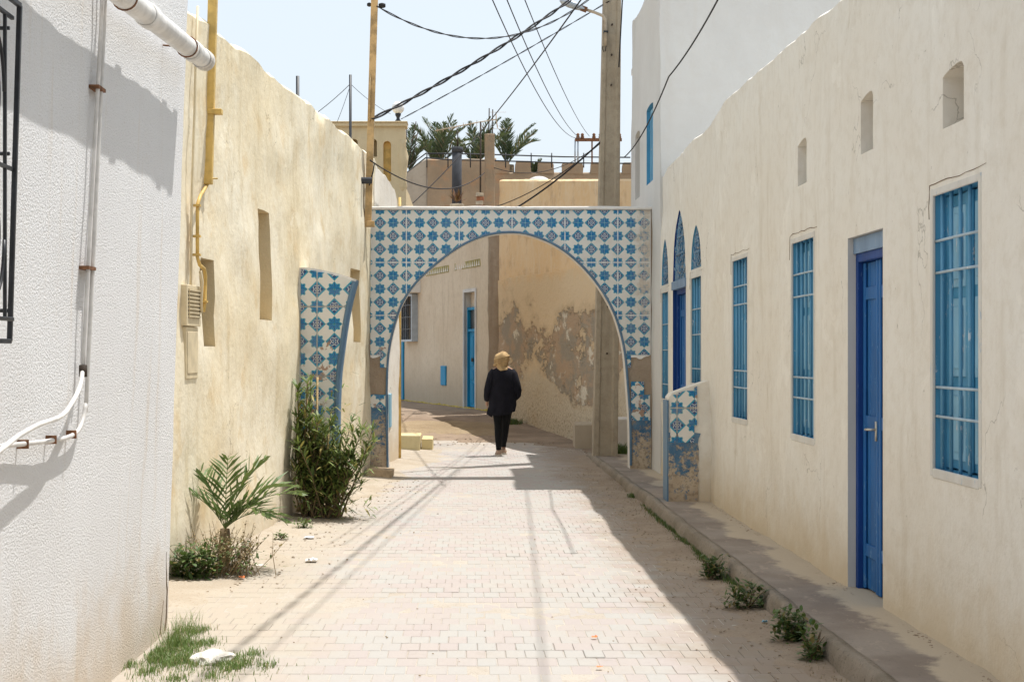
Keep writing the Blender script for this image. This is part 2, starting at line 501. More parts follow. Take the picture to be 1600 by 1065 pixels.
M['seamwhite'] = flat('white_tile_grout', (.80, .78, .74), .9, .06, 10)
M['pvc'] = flat('dirty_white_pvc', (.72, .70, .66), .45, .15, 9)
M['pvc_joint'] = flat('grimy_pvc_collar', (.60, .56, .50), .5, .3, 20)
M['conduit'] = flat('grey_white_conduit', (.62, .60, .57), .45, .15, 9)
M['rust'] = flat('rusty_clip', (.19, .09, .045), .9, .4, 30)
M['yel_pipe'] = flat('ochre_painted_steel', (.62, .42, .13), .5, .2, 8)
M['tan_pipe'] = flat('tan_painted_steel', (.50, .33, .15), .55, .3, 8)
M['black_iron'] = flat('black_iron', (.016, .018, .022), .45, .3, 20, spec=.5)
M['cable'] = flat('black_cable', (.022, .02, .02), .7, .2, 20)
M['grey_pipe'] = flat('grey_plastic_pipe', (.055, .058, .066), .9, .1, 6)
M['dark_void'] = flat('dark_window_glass', (.035, .038, .035), .25, .3, 4, spec=.5)
M['olive'] = flat('olive_painted_wood', (.22, .20, .10), .7, .2, 10)
M['box_cream'] = flat('cream_painted_metal', (.64, .54, .36), .55, .12, 7)
M['grille_dark'] = flat('vent_dark', (.05, .035, .025), .8, .2, 10)
M['crack'] = flat('crack_in_plaster', (.20, .14, .09), .95, .3, 30)
M['globe'] = flat('opal_glass_globe', (.82, .82, .80), .2, .03, 4, spec=.5)
M['lamp_grey'] = flat('aluminium_lamp_housing', (.42, .47, .52), .35, .1, 8, metal=.3)
M['lamp_arm'] = flat('beige_lamp_arm', (.46, .38, .28), .5, .2, 8)
M['brick'] = flat('red_hollow_brick', (.36, .15, .08), .9, .25, 12, bump=.4)
M['mortar'] = flat('pale_mortar', (.58, .50, .38), .95, .2, 10, bump=.4)
M['dish'] = flat('satellite_dish_paint', (.60, .58, .54), .5, .1, 6)
M['stone_white'] = flat('white_limestone', (.66, .62, .55), .9, .2, 14, bump=.7, bsc=40)
M['block_brown'] = flat('old_concrete_block', (.42, .32, .21), .95, .3, 10, bump=.7, bsc=40)
M['block_yellow'] = plaster('yellow_painted_block', (.62, .52, .27), (.66, .57, .34), (.4, .32, .18), .4, .4, 20)
M['yellow_line'] = flat('yellow_dado_paint', (.52, .40, .07), .8, .3, 8)
M['plastic'] = flat('thin_white_plastic', (.72, .74, .76), .3, .1, 10)
M['orange_scrap'] = flat('orange_scrap', (.70, .22, .08), .7, .2, 10)
M['brass'] = flat('steel_handle', (.55, .52, .45), .35, .1, 10, metal=.7)
M['vent_metal'] = flat('pierced_yellow_tin', (.30, .25, .06), .6, .3, 10)

def leafmat(name, a, b, tip=None):
    t = NT(name)
    r = t.t.nodes.new('ShaderNodeNewGeometry').outputs['Random Per Island']
    c = t.mix(r, a, b)
    if tip: c = t.mix(t.ramp(t.math('FRACT', t.math('MULTIPLY', r, 9.7)), .86, .9), c, tip)
    t.color(c); t.rough(.5)
    t.b.inputs['Specular IOR Level'].default_value = .35
    tr = t.t.nodes.new('ShaderNodeBsdfTranslucent'); t.put(tr.inputs[0], t.mix(.5, c, (.10, .14, .015)))
    mx = t.t.nodes.new('ShaderNodeMixShader'); mx.inputs[0].default_value = .25
    t.t.links.new(t.b.outputs[0], mx.inputs[1]); t.t.links.new(tr.outputs[0], mx.inputs[2])
    t.t.links.new(mx.outputs[0], t.out.inputs[0])
    return t.m
M['oleander'] = leafmat('oleander_leaf', (.075, .125, .035), (.24, .30, .085), (.36, .30, .10))
M['palmleaf'] = leafmat('palm_leaflet', (.09, .15, .045), (.20, .26, .09))
M['farpalm'] = leafmat('distant_palm_leaflet', (.055, .085, .045), (.11, .14, .085), (.25, .2, .13))
M['weed'] = leafmat('weed_leaf', (.05, .10, .028), (.13, .19, .055), (.28, .22, .09))
M['limeweed'] = leafmat('bright_weed_leaf', (.07, .13, .03), (.16, .22, .06))
M['dry'] = leafmat('dry_stalk', (.24, .17, .085), (.36, .27, .15))
M['reddry'] = leafmat('withered_red_plant', (.13, .05, .03), (.22, .10, .05))
M['grass'] = leafmat('grass_blade', (.09, .17, .03), (.20, .27, .09), (.42, .36, .2))
M['stem'] = flat('woody_stem', (.16, .115, .065), .9, .3, 20)
M['cane'] = flat('bamboo_cane', (.42, .30, .14), .7, .3, 12)
M['navy'] = flat('navy_black_knit', (.007, .007, .012), .95, .2, 12, bump=.3, bsc=60)
M['black'] = flat('black_trouser_cloth', (.0035, .0035, .004), .9, .2, 12)
M['scarf'] = flat('sand_coloured_headscarf', (.46, .31, .15), .9, .25, 14)
M['skin'] = flat('skin', (.46, .27, .18), .6, .08, 10)
M['shoe'] = flat('beige_shoe_canvas', (.42, .29, .21), .8, .1, 20)
M['sole'] = flat('cream_rubber_sole', (.62, .57, .48), .7, .1, 20)

# ---------------------------------------------------------------- ground
def gz(x, y):
    t = max(0.0, min(1.0, (y - 25.5) / 8.5)); t = t * t * (3 - 2 * t)
    side = max(0.0, min(1.0, (x - 0.8) / 2.5))
    return t * (0.37 - 0.10 * side)

def XL(y):                       # inner face of the left-hand yellow wall
    return -3.007 + 0.084 * y

def frange(a, b, st):
    n = max(1, int(round((b - a) / st)))
    return [a + (b - a) * i / n for i in range(n + 1)]

def sheet(name, xs, ys, fz, mats, kind='structure', parent=None, keep=None, smooth=True):
    mb = MB()
    nx = len(xs)
    vs = [(x, y, fz(x, y)) for y in ys for x in xs]
    fs = []
    for j in range(len(ys) - 1):
        for i in range(nx - 1):
            if keep is None or keep((xs[i] + xs[i + 1]) / 2, (ys[j] + ys[j + 1]) / 2):
                fs.append((j * nx + i, j * nx + i + 1, (j + 1) * nx + i + 1, (j + 1) * nx + i))
    mb.add(vs, fs)
    o = mb.build(name, mats, parent, smooth)
    if kind: o['kind'] = kind
    return o

xs = [-300, -100, -40, -15] + frange(-8, 8, .5) + [15, 40, 100, 300]
ys = [-60, -20] + frange(-8, 24, 1) + frange(24.5, 46, .5) + [60, 100, 200, 600]
sheet('ground', xs, ys, lambda x, y: gz(x, y) - .03 + (.012 * fbm(x, y, 0, .8) if -8 < x < 8 and y > 26 else 0), M['dirt'])
# sand bed the blocks are laid in (fills the joints)
sheet('sand_bed', frange(-2.9, 1.9, .3), frange(-4, 29, .5), lambda x, y: gz(x, y) - .0030 + .0028 * fbm(x, y, 3, 3.0), M['joint'])

# street of paving blocks, long side along the street, running bond
street = tag(bpy.data.objects.new('street', None), kind='structure'); COL.objects.link(street)
BW, BL = .1045, .205
def pv_mesh(nm):
    mb = MB(); g = .0016; w = BW - 2 * g; l = BL - 2 * g; b = .0032
    v = [(g, g, -.03), (g + w, g, -.03), (g + w, g + l, -.03), (g, g + l, -.03),
         (g, g, -b), (g + w, g, -b), (g + w, g + l, -b), (g, g + l, -b),
         (g + b, g + b, 0), (g + w - b, g + b, 0), (g + w - b, g + l - b, 0), (g + b, g + l - b, 0)]
    f = [(8, 9, 10, 11)]
    for i in range(4):
        j = (i + 1) % 4
        f += [(i, j, 4 + j, 4 + i), (4 + i, 4 + j, 8 + j, 8 + i)]
    mb.add(v, f)
    return mb
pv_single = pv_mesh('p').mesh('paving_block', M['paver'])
pv_src = pv_mesh('p')
fieldmb = MB()
row = 0; y = -2.0; nsingle = 0
rr = random.Random(3)
while y < 28.6:
    off = (0.5 if row % 2 else 0.0) * BW + rr.uniform(-.006, .006)
    xl = max(-2.75, XL(y) - .05 if y > 9 else -2.75)
    i0 = int(math.floor((xl - off) / BW)); i1 = int(math.ceil((1.85 - off) / BW))
    for i in range(i0, i1):
        x = i * BW + off
        if y > 27.0 and rr.random() < (y - 27.0) / 1.4: continue
        z = gz(x, y) + .003 * fbm(x, y, 1, 1.2) + rr.uniform(-.0007, .0007) + (rr.uniform(-.003, .003) if rr.random() < .07 else 0)
        z += .0015 * math.sin(y * 3.1 + x)
        if 7.62 <= y < 9.28 and -1.72 < x < 1.86 and nsingle < 300:
            o = bpy.data.objects.new('paving_block', pv_single); COL.objects.link(o)
            o.parent = street
            o.location = (x, y, z)
            o.rotation_euler = (rr.uniform(-.008, .008), rr.uniform(-.010, .010), rr.uniform(-.012, .012))
            nsingle += 1
        else:
            ta = rr.uniform(-.010, .010); tb = rr.uniform(-.008, .008)
            b = len(fieldmb.v)
            fieldmb.v += [(x + a, y + c, z + d + ta * (a - .05) + tb * (c - .1)) for a, c, d in pv_src.v]
            fieldmb.f += [tuple(b + k for k in f) for f in pv_src.f]
            fieldmb.m += [0] * len(pv_src.f)
    row += 1; y += BL
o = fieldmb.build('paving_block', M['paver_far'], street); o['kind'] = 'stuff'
o['label'] = 'paving blocks of the street further off, laid in rows'

# blown sand along the left wall and brown dirt along the kerb
def sandz(x, y):
    e = (x - (XL(y) if y > 9 else -2.3))
    h = .035 * max(-.6, 1 - e / (.55 + .35 * fbm(0, y, 2, .55))) if e < 1.6 else -.02
    return gz(x, y) - .004 + h + .010 * fbm(x, y, 5, 2.6, 5)
sheet('sand_drift', frange(-2.8, -.2, .06), frange(9.0, 26, .08), sandz, M['sand'], kind='structure')
def dirtz(x, y):
    e = 1.86 - x
    w = .40 + .18 * fbm(0, y, 8, .6)
    return gz(x, y) - .0045 + .016 * max(-.9, 1 - e / w) + .009 * fbm(x, y, 9, 3.0, 5)
sheet('dirt_strip', frange(1.05, 1.87, .045), frange(4, 24.5, .08), dirtz, M['gutterdirt'], kind='structure')
def farz(x, y):
    w = 27.4 + .35 * fbm(x, 0, 3, .5) - max(0, (x - .8)) * 1.3
    return gz(x, y) - .004 + .025 * max(-1, min(1, (y - w) / .8)) + .012 * fbm(x, y, 6, 2.0, 5)
sheet('dirt_yard', frange(-9, 7, .14), frange(24.6, 44, .14), farz, M['dirt'], kind='structure')
def gravz(x, y):
    e = 1 - abs(y - (29.6 - .12 * x)) / 1.2
    return gz(x, y) + .016 + .045 * min(.5, e) + .018 * fbm(x, y, 16, 2.4, 5) - max(0, x - .5) * .09
sheet('gravel_strip', frange(-6, 1.6, .1), frange(28.0, 31.4, .1), gravz, M['gravel'], kind='structure')

# raised pavement along the right-hand houses
pav = tag(bpy.data.objects.new('pavement', None), kind='structure'); COL.objects.link(pav)
mb = MB()
ysp = frange(-3, 24.4, .12)
prof = []
for yy in ysp:
    ed = 1.93 + .016 * fbm(0, yy, 4, 1.1, 5)
    z = .118 + .007 * fbm(1, yy, 4, .9, 4) - max(0, yy - 16) * .0065
    prof.append((ed, z))
xo = [0.0, .02, .12, .26, .42, .62]
vs = []
for (ed, z), yy in zip(prof, ysp):
    for k, d in enumerate(xo):
        vs.append((ed + d, yy, z + .005 * fbm(ed + d, yy, 8, 2.5, 4)))
n = len(xo)
fs = [(j * n + i, j * n + i + 1, (j + 1) * n + i + 1, (j + 1) * n + i) for j in range(len(ysp) - 1) for i in range(n - 1)]
mb.add(vs, fs)
mb.build('walking_surface', M['walk'], pav, True)
mb = MB()
vs = []
for (ed, z), yy in zip(prof, ysp):
    r1 = .020 * fbm(5, yy, 1, 2.0, 5); r2 = .026 * fbm(9, yy, 1, 2.6, 5)
    vs += [(ed - .085 + r2, yy, -.03), (ed - .075 + r1, yy, z * .55), (ed - .062 + r1, yy, z - .014 + r2 * .5),
           (ed - .048 + r1, yy, z + .005), (ed + .004, yy, z + .006 + r2 * .2), (ed + .006, yy, z - .05)]
n = 6
mb.add(vs, [(j * n + i, j * n + i + 1, (j + 1) * n + i + 1, (j + 1) * n + i) for j in range(len(ysp) - 1) for i in range(n - 1)])
mb.add([vs[(len(ysp) - 1) * n + i] for i in range(n)], [tuple(range(n))])
mb.build('kerb', M['kerb'], pav, True)

# ---------------------------------------------------------------- wall builder
def wall(name, parent, o, d, L, z0, top, openings, mats, amp=.012, step=.16, thick=.35, lean=0.0, nside=1, seed=0,
         ragged=.012, freq=.9, zstep=None, roundness=.05, damp=0.0):
    """A rendered wall with real openings.  o: (x,y) start, d: unit direction, normal n = left/right of d by nside.
    openings: dict(s0,s1,z0,z1,depth,arch=f(t) or None,reveal=mat index,back=mat index or None)"""
    d = Vector((d[0], d[1])).normalized()
    nrm = Vector((-d.y, d.x)) * nside
    H = max(top(s) for s in frange(0, L, .3))
    def lines(a, b, st, keys):
        ks = sorted(set([a, b] + [k for k in keys if a < k < b]))
        out = []
        for p, q in zip(ks, ks[1:]):
            out += frange(p, q, st)[:-1]
        return out + [b]
    sk = []; zk = []
    for op in openings:
        sk += [op['s0'], op['s1']]; zk += [op['z0'], op['z1']]
        if op.get('arch'):
            sk += [op['s0'] + (op['s1'] - op['s0']) * i / 12 for i in range(13)]
    S = lines(0, L, step, sk); Z = lines(z0, H, zstep or step, zk)
    def zwarp(s, z):
        t = top(s)
        zz = z
        # squeeze the rows over the highest opening so that the last row is the wall's top
        ztop_open = max([op['z1'] + .45 for op in openings if op['s0'] - .01 <= s <= op['s1'] + .01] + [z0 + .1])
        ztop_all = max([op['z1'] for op in openings] + [z0 + .1]) + .02
        k0 = min(ztop_all, t - .05)
        if z > k0 and H > k0: zz = k0 + (z - k0) * (t - k0) / (H - k0)
        for op in openings:
            f = op.get('arch')
            if f and op['s0'] < s < op['s1'] and z >= op['z1'] - 1e-6:
                a = f((s - op['s0']) / (op['s1'] - op['s0']))
                if a > 0: zz = zz + a * max(0, (t - zz)) / max(.01, (t - op['z1']))
        return zz
    def off(s, z):
        P = (o[0] + d.x * s, o[1] + d.y * s)
        k = 1.0
        if damp:
            for op in openings:
                dx_ = max(op['s0'] - s, 0, s - op['s1']); dz_ = max(op['z0'] - z, 0, z - op['z1'] - (.5 if op.get('arch') else 0))
                q_ = min(1.0, max(0.0, math.hypot(dx_, dz_) - .07) / damp); k = min(k, q_ * q_ * (3 - 2 * q_))
        return k * amp * (fbm(P[0], P[1] + seed, z, freq, 4)) + k * amp * .35 * fbm(P[0] + 9, P[1] + seed, z, freq * 4, 3) + lean * z
    def pt(s, z, back=0.0):
        e = off(s, z) - back
        if s > L - 1e-6 or s < 1e-6: s = s + .012 * fbm(z, seed, L, 1.6, 5)
        return (o[0] + d.x * s + nrm.x * e, o[1] + d.y * s + nrm.y * e, z)
    mb = MB()
    nz = len(Z)
    idx = {}
    vs = []
    for i, s in enumerate(S):
        for j, z in enumerate(Z):
            zz = zwarp(s, z)
            if j == nz - 1: zz += ragged * fbm(s * 1.0, seed, 2, 3.0, 4)
            idx[i, j] = len(vs); vs.append(pt(s, zz))
    fs = []; 
    flip = nside > 0
    def q(a, b, c, e): return (a, b, c, e) if not flip else (a, e, c, b)
    for i in range(len(S) - 1):
        for j in range(nz - 1):
            sc = (S[i] + S[i + 1]) / 2; zc = (Z[j] + Z[j + 1]) / 2
            if any(op['s0'] < sc < op['s1'] and op['z0'] < zc < op['z1'] for op in openings): continue
            fs.append(q(idx[i, j], idx[i + 1, j], idx[i + 1, j + 1], idx[i, j + 1]))
    mi = [0] * len(fs)
    # coping, back
    ncap = len(vs)
    caps = [(roundness * .5, roundness * .45), (roundness * 1.6, roundness * .7), (thick - .03, roundness * .7), (thick, 0), (thick, None)]
    for i, s in enumerate(S):
        x, y_, z = vs[idx[i, nz - 1]]
        for (bk, up) in caps:
            vs.append((x - nrm.x * bk, y_ - nrm.y * bk, (z + up) if up is not None else z0))
    nc = len(caps)
    for i in range(len(S) - 1):
        prev = (idx[i, nz - 1], idx[i + 1, nz - 1])
        for k in range(nc):
            cur = (ncap + i * nc + k, ncap + (i + 1) * nc + k)
            fs.append(q(prev[0], prev[1], cur[1], cur[0])); mi.append(0)
            prev = cur
    for i, fl in ((0, True), (len(S) - 1, False)):
        loop = [idx[i, j] for j in range(nz)] + [ncap + i * nc + k for k in range(nc)]
        if fl != flip: loop = loop[::-1]
        fs.append(tuple(loop)); mi.append(0)
    # reveals and niche backs
    for op in openings:
        i0 = min(range(len(S)), key=lambda k: abs(S[k] - op['s0'])); i1 = min(range(len(S)), key=lambda k: abs(S[k] - op['s1']))
        j0 = min(range(nz), key=lambda k: abs(Z[k] - op['z0'])); j1 = min(range(nz), key=lambda k: abs(Z[k] - op['z1']))
        loop = [idx[i, j0] for i in range(i0, i1)] + [idx[i1, j] for j in range(j0, j1)] + \
               [idx[i, j1] for i in range(i1, i0, -1)] + [idx[i0, j] for j in range(j1, j0, -1)]
        D = op['depth']
        b0 = len(vs)
        for v in loop:
            x, y_, z = vs[v]
            sx = (x - o[0]) * d.x + (y_ - o[1]) * d.y
            vs.append((o[0] + d.x * sx + nrm.x * (lean * z - D), o[1] + d.y * sx + nrm.y * (lean * z - D), z))
        m = len(loop)
        for k in range(m):
            k2 = (k + 1) % m
            fs.append(q(loop[k], loop[k2], b0 + k2, b0 + k)[::-1]); mi.append(op.get('reveal', 0))
        if op.get('back') is not None:
            f = tuple(b0 + k for k in range(m))
            fs.append(f if not flip else f[::-1]); mi.append(op['back'])
    mb.v = vs; mb.f = fs; mb.m = mi
    ob = mb.build(name, mats, parent, False)
    # smooth only the broad faces
    me = ob.data
    me.polygons.foreach_set('use_smooth', [m_ == 0 for m_ in mi])
    me.set_sharp_from_angle(angle=math.radians(45)) if hasattr(me, 'set_sharp_from_angle') else None
    return ob

XR = 2.42
# ================================================================= RIGHT: low cream house
house = thing('cream_house', 'low cream plastered house with blue barred windows along the right side of the street', 'house', (XR, 10, 0))
def spline(pts):
    def f(x):
        if x <= pts[0][0]: return pts[0][1]
        for (a, b), (c, e) in zip(pts, pts[1:]):
            if x <= c:
                t = (x - a) / (c - a); t = t * t * (3 - 2 * t)
                return b + (e - b) * t
        return pts[-1][1]
    return f
Y0 = -4.0
rtop = spline([(-4, 3.95), (9, 3.86), (11.2, 3.90), (12.6, 3.93), (14.4, 3.96), (16.0, 3.86), (18.0, 3.86), (19.6, 3.80)])
def ogive(h, k=.45):
    top_ = math.sqrt(1 - (k / (1 + k)) ** 2)
    return lambda t: h * math.sqrt(max(0, 1 - ((abs(2 * t - 1) + k) / (1 + k)) ** 2)) / top_ if 0 <= t <= 1 else 0
wins = [(7.41, 8.15, 1.0, 2.42), (10.94, 11.70, 1.0, 2.42), (13.54, 14.32, 1.02, 2.44)]
near_win = [(3.6, 4.35, 1.0, 2.42), (-.6, .15, 1.0, 2.42)]
door_s = (9.13, 9.97, .10, 2.33)
trio = [(16.22, 16.96, 1.28, 2.50, .46, 'w'), (17.62, 18.98, .05, 2.42, .78, 'd'), (19.40 - .55, 19.50, 1.06, 2.42, .5, 'w')]
# the third one stands on the tall house's side; keep it just before the arch
trio[1] = (17.35, 18.45, .05, 2.44, .80, 'd')
trio[2] = (18.86, 19.52, 1.04, 2.44, .56, 'w')
ops = []
for (a, b, c, e) in wins + near_win:
    ops.append(dict(s0=a - Y0, s1=b - Y0, z0=c, z1=e, depth=.14, reveal=1, back=1))
ops.append(dict(s0=door_s[0] - Y0, s1=door_s[1] - Y0, z0=door_s[2], z1=door_s[3], depth=.24, reveal=2, back=3))
for (a, b, c, e, h, k) in trio:
    ops.append(dict(s0=a - Y0, s1=b - Y0, z0=c, z1=e, depth=.14, reveal=(1 if k == 'w' else 4), back=(1 if k == 'w' else 3), arch=ogive(h)))
for (a, b, c, e) in ((7.64, 7.98, 2.74, 3.03), (9.35, 9.64, 2.82, 3.17), (11.18, 11.48, 2.82, 3.14), (13.2, 13.4, 2.95, 3.1)):
    if a < 13: ops.append(dict(s0=a - Y0, s1=b - Y0, z0=c, z1=e - .03, depth=.22, reveal=0, back=5, arch=lambda t: .028 * max(0, math.sin(math.pi * t)) ** .35 * (1.7 - 1.3 * t)))
wall('wall', house, (XR, Y0), (0, 1), 19.62 - Y0, -.05, lambda s: rtop(s + Y0), ops,
     [M['cream'], M['blue_win'], M['greyblue_reveal'], M['blue_frame'], M['blue_frame'], M['greyblock']],
     amp=.030, step=.13, thick=.35, nside=1, freq=.8, damp=.30)
mb = MB(); mb.box((XR + .34, Y0, 3.45), (9.0, 19.4, 3.6)); mb.build('roof', M['greywhite'], house)
mb = MB(); mb.box((8.8, Y0, 0), (9.1, 19.4, 3.8)); mb.build('back_wall', M['greywhite'], house)
mb = MB(); mb.box((XR + .34, Y0 - .3, 0), (9.1, Y0 - .01, 3.6)); mb.build('end_wall', M['cream'], house)

def barred_window(y0, y1, z0, z1, parent, label=None, nv=5, hz_z=(.194, .30, .716, .832), arch=0.0, detail=True, lin=False):
    w = y1 - y0; h = z1 - z0
    # white limewashed surround with chipped edge, painted plaster rim round the opening
    mb = MB(); e = .034; pr = .004
    def strip(a, b, c, dd):
        mb.box((XR - pr, a, c), (XR + .012, b, dd), 0, .0016)
    g2 = .005
    strip(y0 - e, y0 + g2, z0 - e, z1 + e); strip(y1 - g2, y1 + e, z0 - e, z1 + e)
    strip(y0 + g2, y1 - g2, z1 - g2, z1 + (e - .003 if not lin else .09)); strip(y0 + g2, y1 - g2, z0 - .045, z0 + g2)
    fr = mb.build('window', M['rim_paint'], parent)
    bevel(fr, .004, 2)
    if label: fr['label'] = label
    # two shutter leaves with fielded panels
    for k in (0, 1):
        a = y0 + w * k / 2 + .004; b = y0 + w * (k + 1) / 2 - .004
        mb = MB(); X = XR + .085
        mb.box((X, a, z0 + .01), (X + .03, b, z1 - .01))
        for (p, q) in ((.04, .30), (.34, .62), (.66, .95)):
            mb.box((X - .010, a + .07, z0 + h * p), (X - .001, b - .07, z0 + h * q), 1)
            mb.box((X - .016, a + .10, z0 + h * p + .04), (X - .0105, b - .10, z0 + h * q - .04), 1)
        mb.box((X - .016, a, z0 + .01), (X - .002, a + .045, z1 - .01), 0)
        mb.box((X - .016, b - .045, z0 + .01), (X - .002, b, z1 - .01), 0)
        sh = mb.build('shutter', [M['blue_win'], M['blue_light']], fr)
        bevel(sh, .004, 1)
    me = None
    for k in range(nv):
        yy = y0 + w * (k + .5) / nv
        if me is None:
            m2 = MB(); m2.tube([(0, 0, 0), (0, 0, h)], .010, 8); me = m2.mesh('bar', M['blue_bar'], True)
        wplace('bar', me, fr, (XR + .028, yy, z0))
    me = None
    for q in hz_z:
        if me is None:
            m2 = MB()
            m2.tube([(.0, 0, 0), (-.004, w * .25, .0), (-.006, w * .5, .0), (-.004, w * .75, .0), (0, w, 0)], .0075, 8)
            me = m2.mesh('cross_bar', M['bar_white'], True)
        wplace('cross_bar', me, fr, (XR + .018, y0, z0 + h * q))
    # hairline crack in the plaster round the head of the opening
    if detail:
        mb = MB(); pts = []
        for q in range(15):
            t = q / 14
            if t < .35: p = (XR - .0015, y1 + .060 + R.uniform(-.006, .006), z1 - .12 + t / .35 * .18)
            else: p = (XR - .0015, y1 + .060 - (t - .35) / .65 * (w + .16), z1 + .06 + R.uniform(-.008, .008))
            pts.append(p)
        mb.tube(pts, [.0012 + .0018 * R.random() for _ in pts], 4); mb.build('crack', M['crack'], fr)
    return fr
for k, (a, b, c, e) in enumerate(wins + near_win):
    barred_window(a, b, c, e, house)

# double door of the low house
def plank_door(y0, y1, z0, z1, parent, X, leaf_mat, frame_mat, label=None, split=.52, handle=True, ajar=0.0):
    mb = MB(); t = .055
    mb.box((X - .05, y0, z0), (X + .03, y0 + t, z1)); mb.box((X - .05, y1 - t, z0), (X + .03, y1, z1))
    mb.box((X - .05, y0 + t, z1 - t), (X + .03, y1 - t, z1))
    d = mb.build('door', frame_mat, parent); bevel(d, .004)
    if label: d['label'] = label
    ym = y0 + t + (y1 - y0 - 2 * t) * split
    for (a, b) in ((y0 + t + .003, ym - .008), (ym + .008, y1 - t - .003)):
        mb = MB(); n = 3; w = (b - a) / n
        for k in range(n):
            mb.box((X + R.uniform(-.004, .004), a + k * w + .003, z0 + .01), (X + .03, a + (k + 1) * w - .003, z1 - t - .004))
        mb.box((X - .018, a, z0 + .01), (X - .005, a + .05, z1 - t - .004))
        mb.box((X - .018, b - .05, z0 + .01), (X - .005, b, z1 - t - .004))
        for q in (.12, .5, .88):
            zz = z0 + (z1 - z0) * q
            mb.box((X - .014, a + .05, zz - .04), (X - .005, b - .05, zz + .04))
        lf = mb.build('door_leaf', leaf_mat, d); bevel(lf, .004)
    if handle:
        mb = MB(); hz_ = z0 + 1.02
        mb.box((X - .026, ym + .015, hz_ - .07), (X - .018, ym + .045, hz_ + .05))
        mb.tube([(X - .02, ym + .03, hz_), (X - .06, ym + .03, hz_), (X - .065, ym + .05, hz_), (X - .062, ym + .13, hz_ - .004)], .008, 8)
        mb.build('handle', M['brass'], d, True)
    return d
plank_door(door_s[0], door_s[1], .115, door_s[3] - .10, house, XR + .10, M['blue_door'], M['blue_frame'], split=.50)
mb = MB(); mb.box((XR + .035, door_s[0] - .0, door_s[3] - .10), (XR + .16, door_s[1], door_s[3] - .004))
mb.build('door_lintel', M['lintel_blue'], house)
mb = MB(); mb.box((XR - .05, door_s[0] - .03, .05), (XR + .23, door_s[1] + .03, .114)); mb.build('doorstep', M['walk'], house)

# the pointed trio: carved blue tympanum over a door between two windows
def tympanum(y0, y1, z1, h, parent):
    mb = MB(); X = XR + .022
    n = 14; pts = [(y0 + (y1 - y0) * i / n, z1 + ogive(h)(i / n) + .01) for i in range(n + 1)]
    front = [(X, y0, z1 - .02)] + [(X, a, b) for a, b in pts] + [(X, y1, z1 - .02)]
    back = [(X + .1, a, b) for _, a, b in front]
    m = len(front)
    mb.add(front + back, [tuple(range(m))[::-1]] + [(i, i + 1, m + i + 1, m + i) for i in range(m - 1)])
    # carved relief: radiating ribs and rosettes
    yc = (y0 + y1) / 2; hw = (y1 - y0) / 2
    for k in range(7):
        a = math.radians(15 + k * 25)
        L = min(h * .82, hw * .95 / max(.22, abs(math.cos(a))))
        mb.obox((X - .008, yc + math.cos(a) * L * .55, z1 + .02 + math.sin(a) * L * .55), (.006, 0, 0),
                (0, math.cos(a) * L * .42, math.sin(a) * L * .42), (0, -math.sin(a) * .010, math.cos(a) * .010))
    for q in (.38, .62, .8):
        zz = z1 + h * q; w = hw * (1 - q) ** .7
        mb.obox((X - .010, yc, zz), (.006, 0, 0), (0, w * .8, 0), (0, 0, .010))
        for sg in (-1, 1):
            mb.obox((X - .009, yc + sg * w * .45, zz - .05), (.006, 0, 0), (0, .02, .02), (0, -.02, .02))
    o = mb.build('carved_tympanum', M['carved'], parent); return o
def carved():
    t = NT('carved_plaster_worn_blue')
    n = t.noise(26, 6, .75, off=3)
    c = t.mix(t.ramp(t.noise(9, 5, .6), .35, .65), (.055, .16, .29), (.12, .27, .42))
    c = t.mix(t.ramp(n, .50, .60, 0, .9), c, (.48, .47, .44))
    c = t.mix(t.ramp(t.noise(50, 4, .7, off=9), .60, .66, 0, .7), c, (.16, .14, .12))
    t.color(c); t.bump(t.voro(60), .9, .012)
    return t.m
M['carved'] = carved()
for (a, b, c, e, h, k) in trio:
    if k == 'w':
        barred_window(a, b, c, e - .09, house, nv=4, hz_z=(.14, .46, .70), lin=True)
    else:
        plank_door(a + .03, b - .03, .06, e - .10, house, XR + .09, M['blue_door'], M['blue_frame'])
        mb = MB(); mb.box((XR - .016, a - .02, e - .10), (XR + .12, b + .02, e - .003)); mb.build('door_lintel', M['lintel_blue'], house)
    tympanum(a, b, e, h, house)

# ================================================================= RIGHT: tall white house
tall = thing('tall_house', 'tall white house rising above the low cream house on the right', 'house', (XR, 21, 0))
tt = lambda s: 6.45 + .05 * math.sin(s * 2)
wall('wall', tall, (XR, 19.63), (0, 1), 3.4, -.05, tt,
     [dict(s0=.78, s1=1.52, z0=3.86, z1=4.86, depth=.12, reveal=1, back=1, arch=ogive(.03)),
      dict(s0=2.35, s1=2.95, z0=3.80, z1=4.70, depth=.12, reveal=0, back=2, arch=ogive(.05))],
     [M['greywhite'], M['blue_win'], M['greyblock']], amp=.02, step=.2, nside=1, seed=3, damp=.2)
wall('front_wall', tall, (XR + .004, 19.626), (1, 0), 6.8, -.05, lambda s: 6.47 + .1 * min(1, s), [],
     M['greywhite'], amp=.012, step=.3, nside=-1, seed=9)
mb = MB(); mb.box((XR + .3, 19.9, 6.2), (9.2, 26, 6.3)); mb.box((9.1, 19.7, 0), (9.3, 26, 6.4)); mb.build('roof', M['greywhite'], tall)
wall('rear_wall', tall, (XR + .004, 23.03), (1, 0), 6.8, -.05, lambda s: 6.4, [], M['greywhite'], amp=.01, step=.4, nside=1, seed=5)
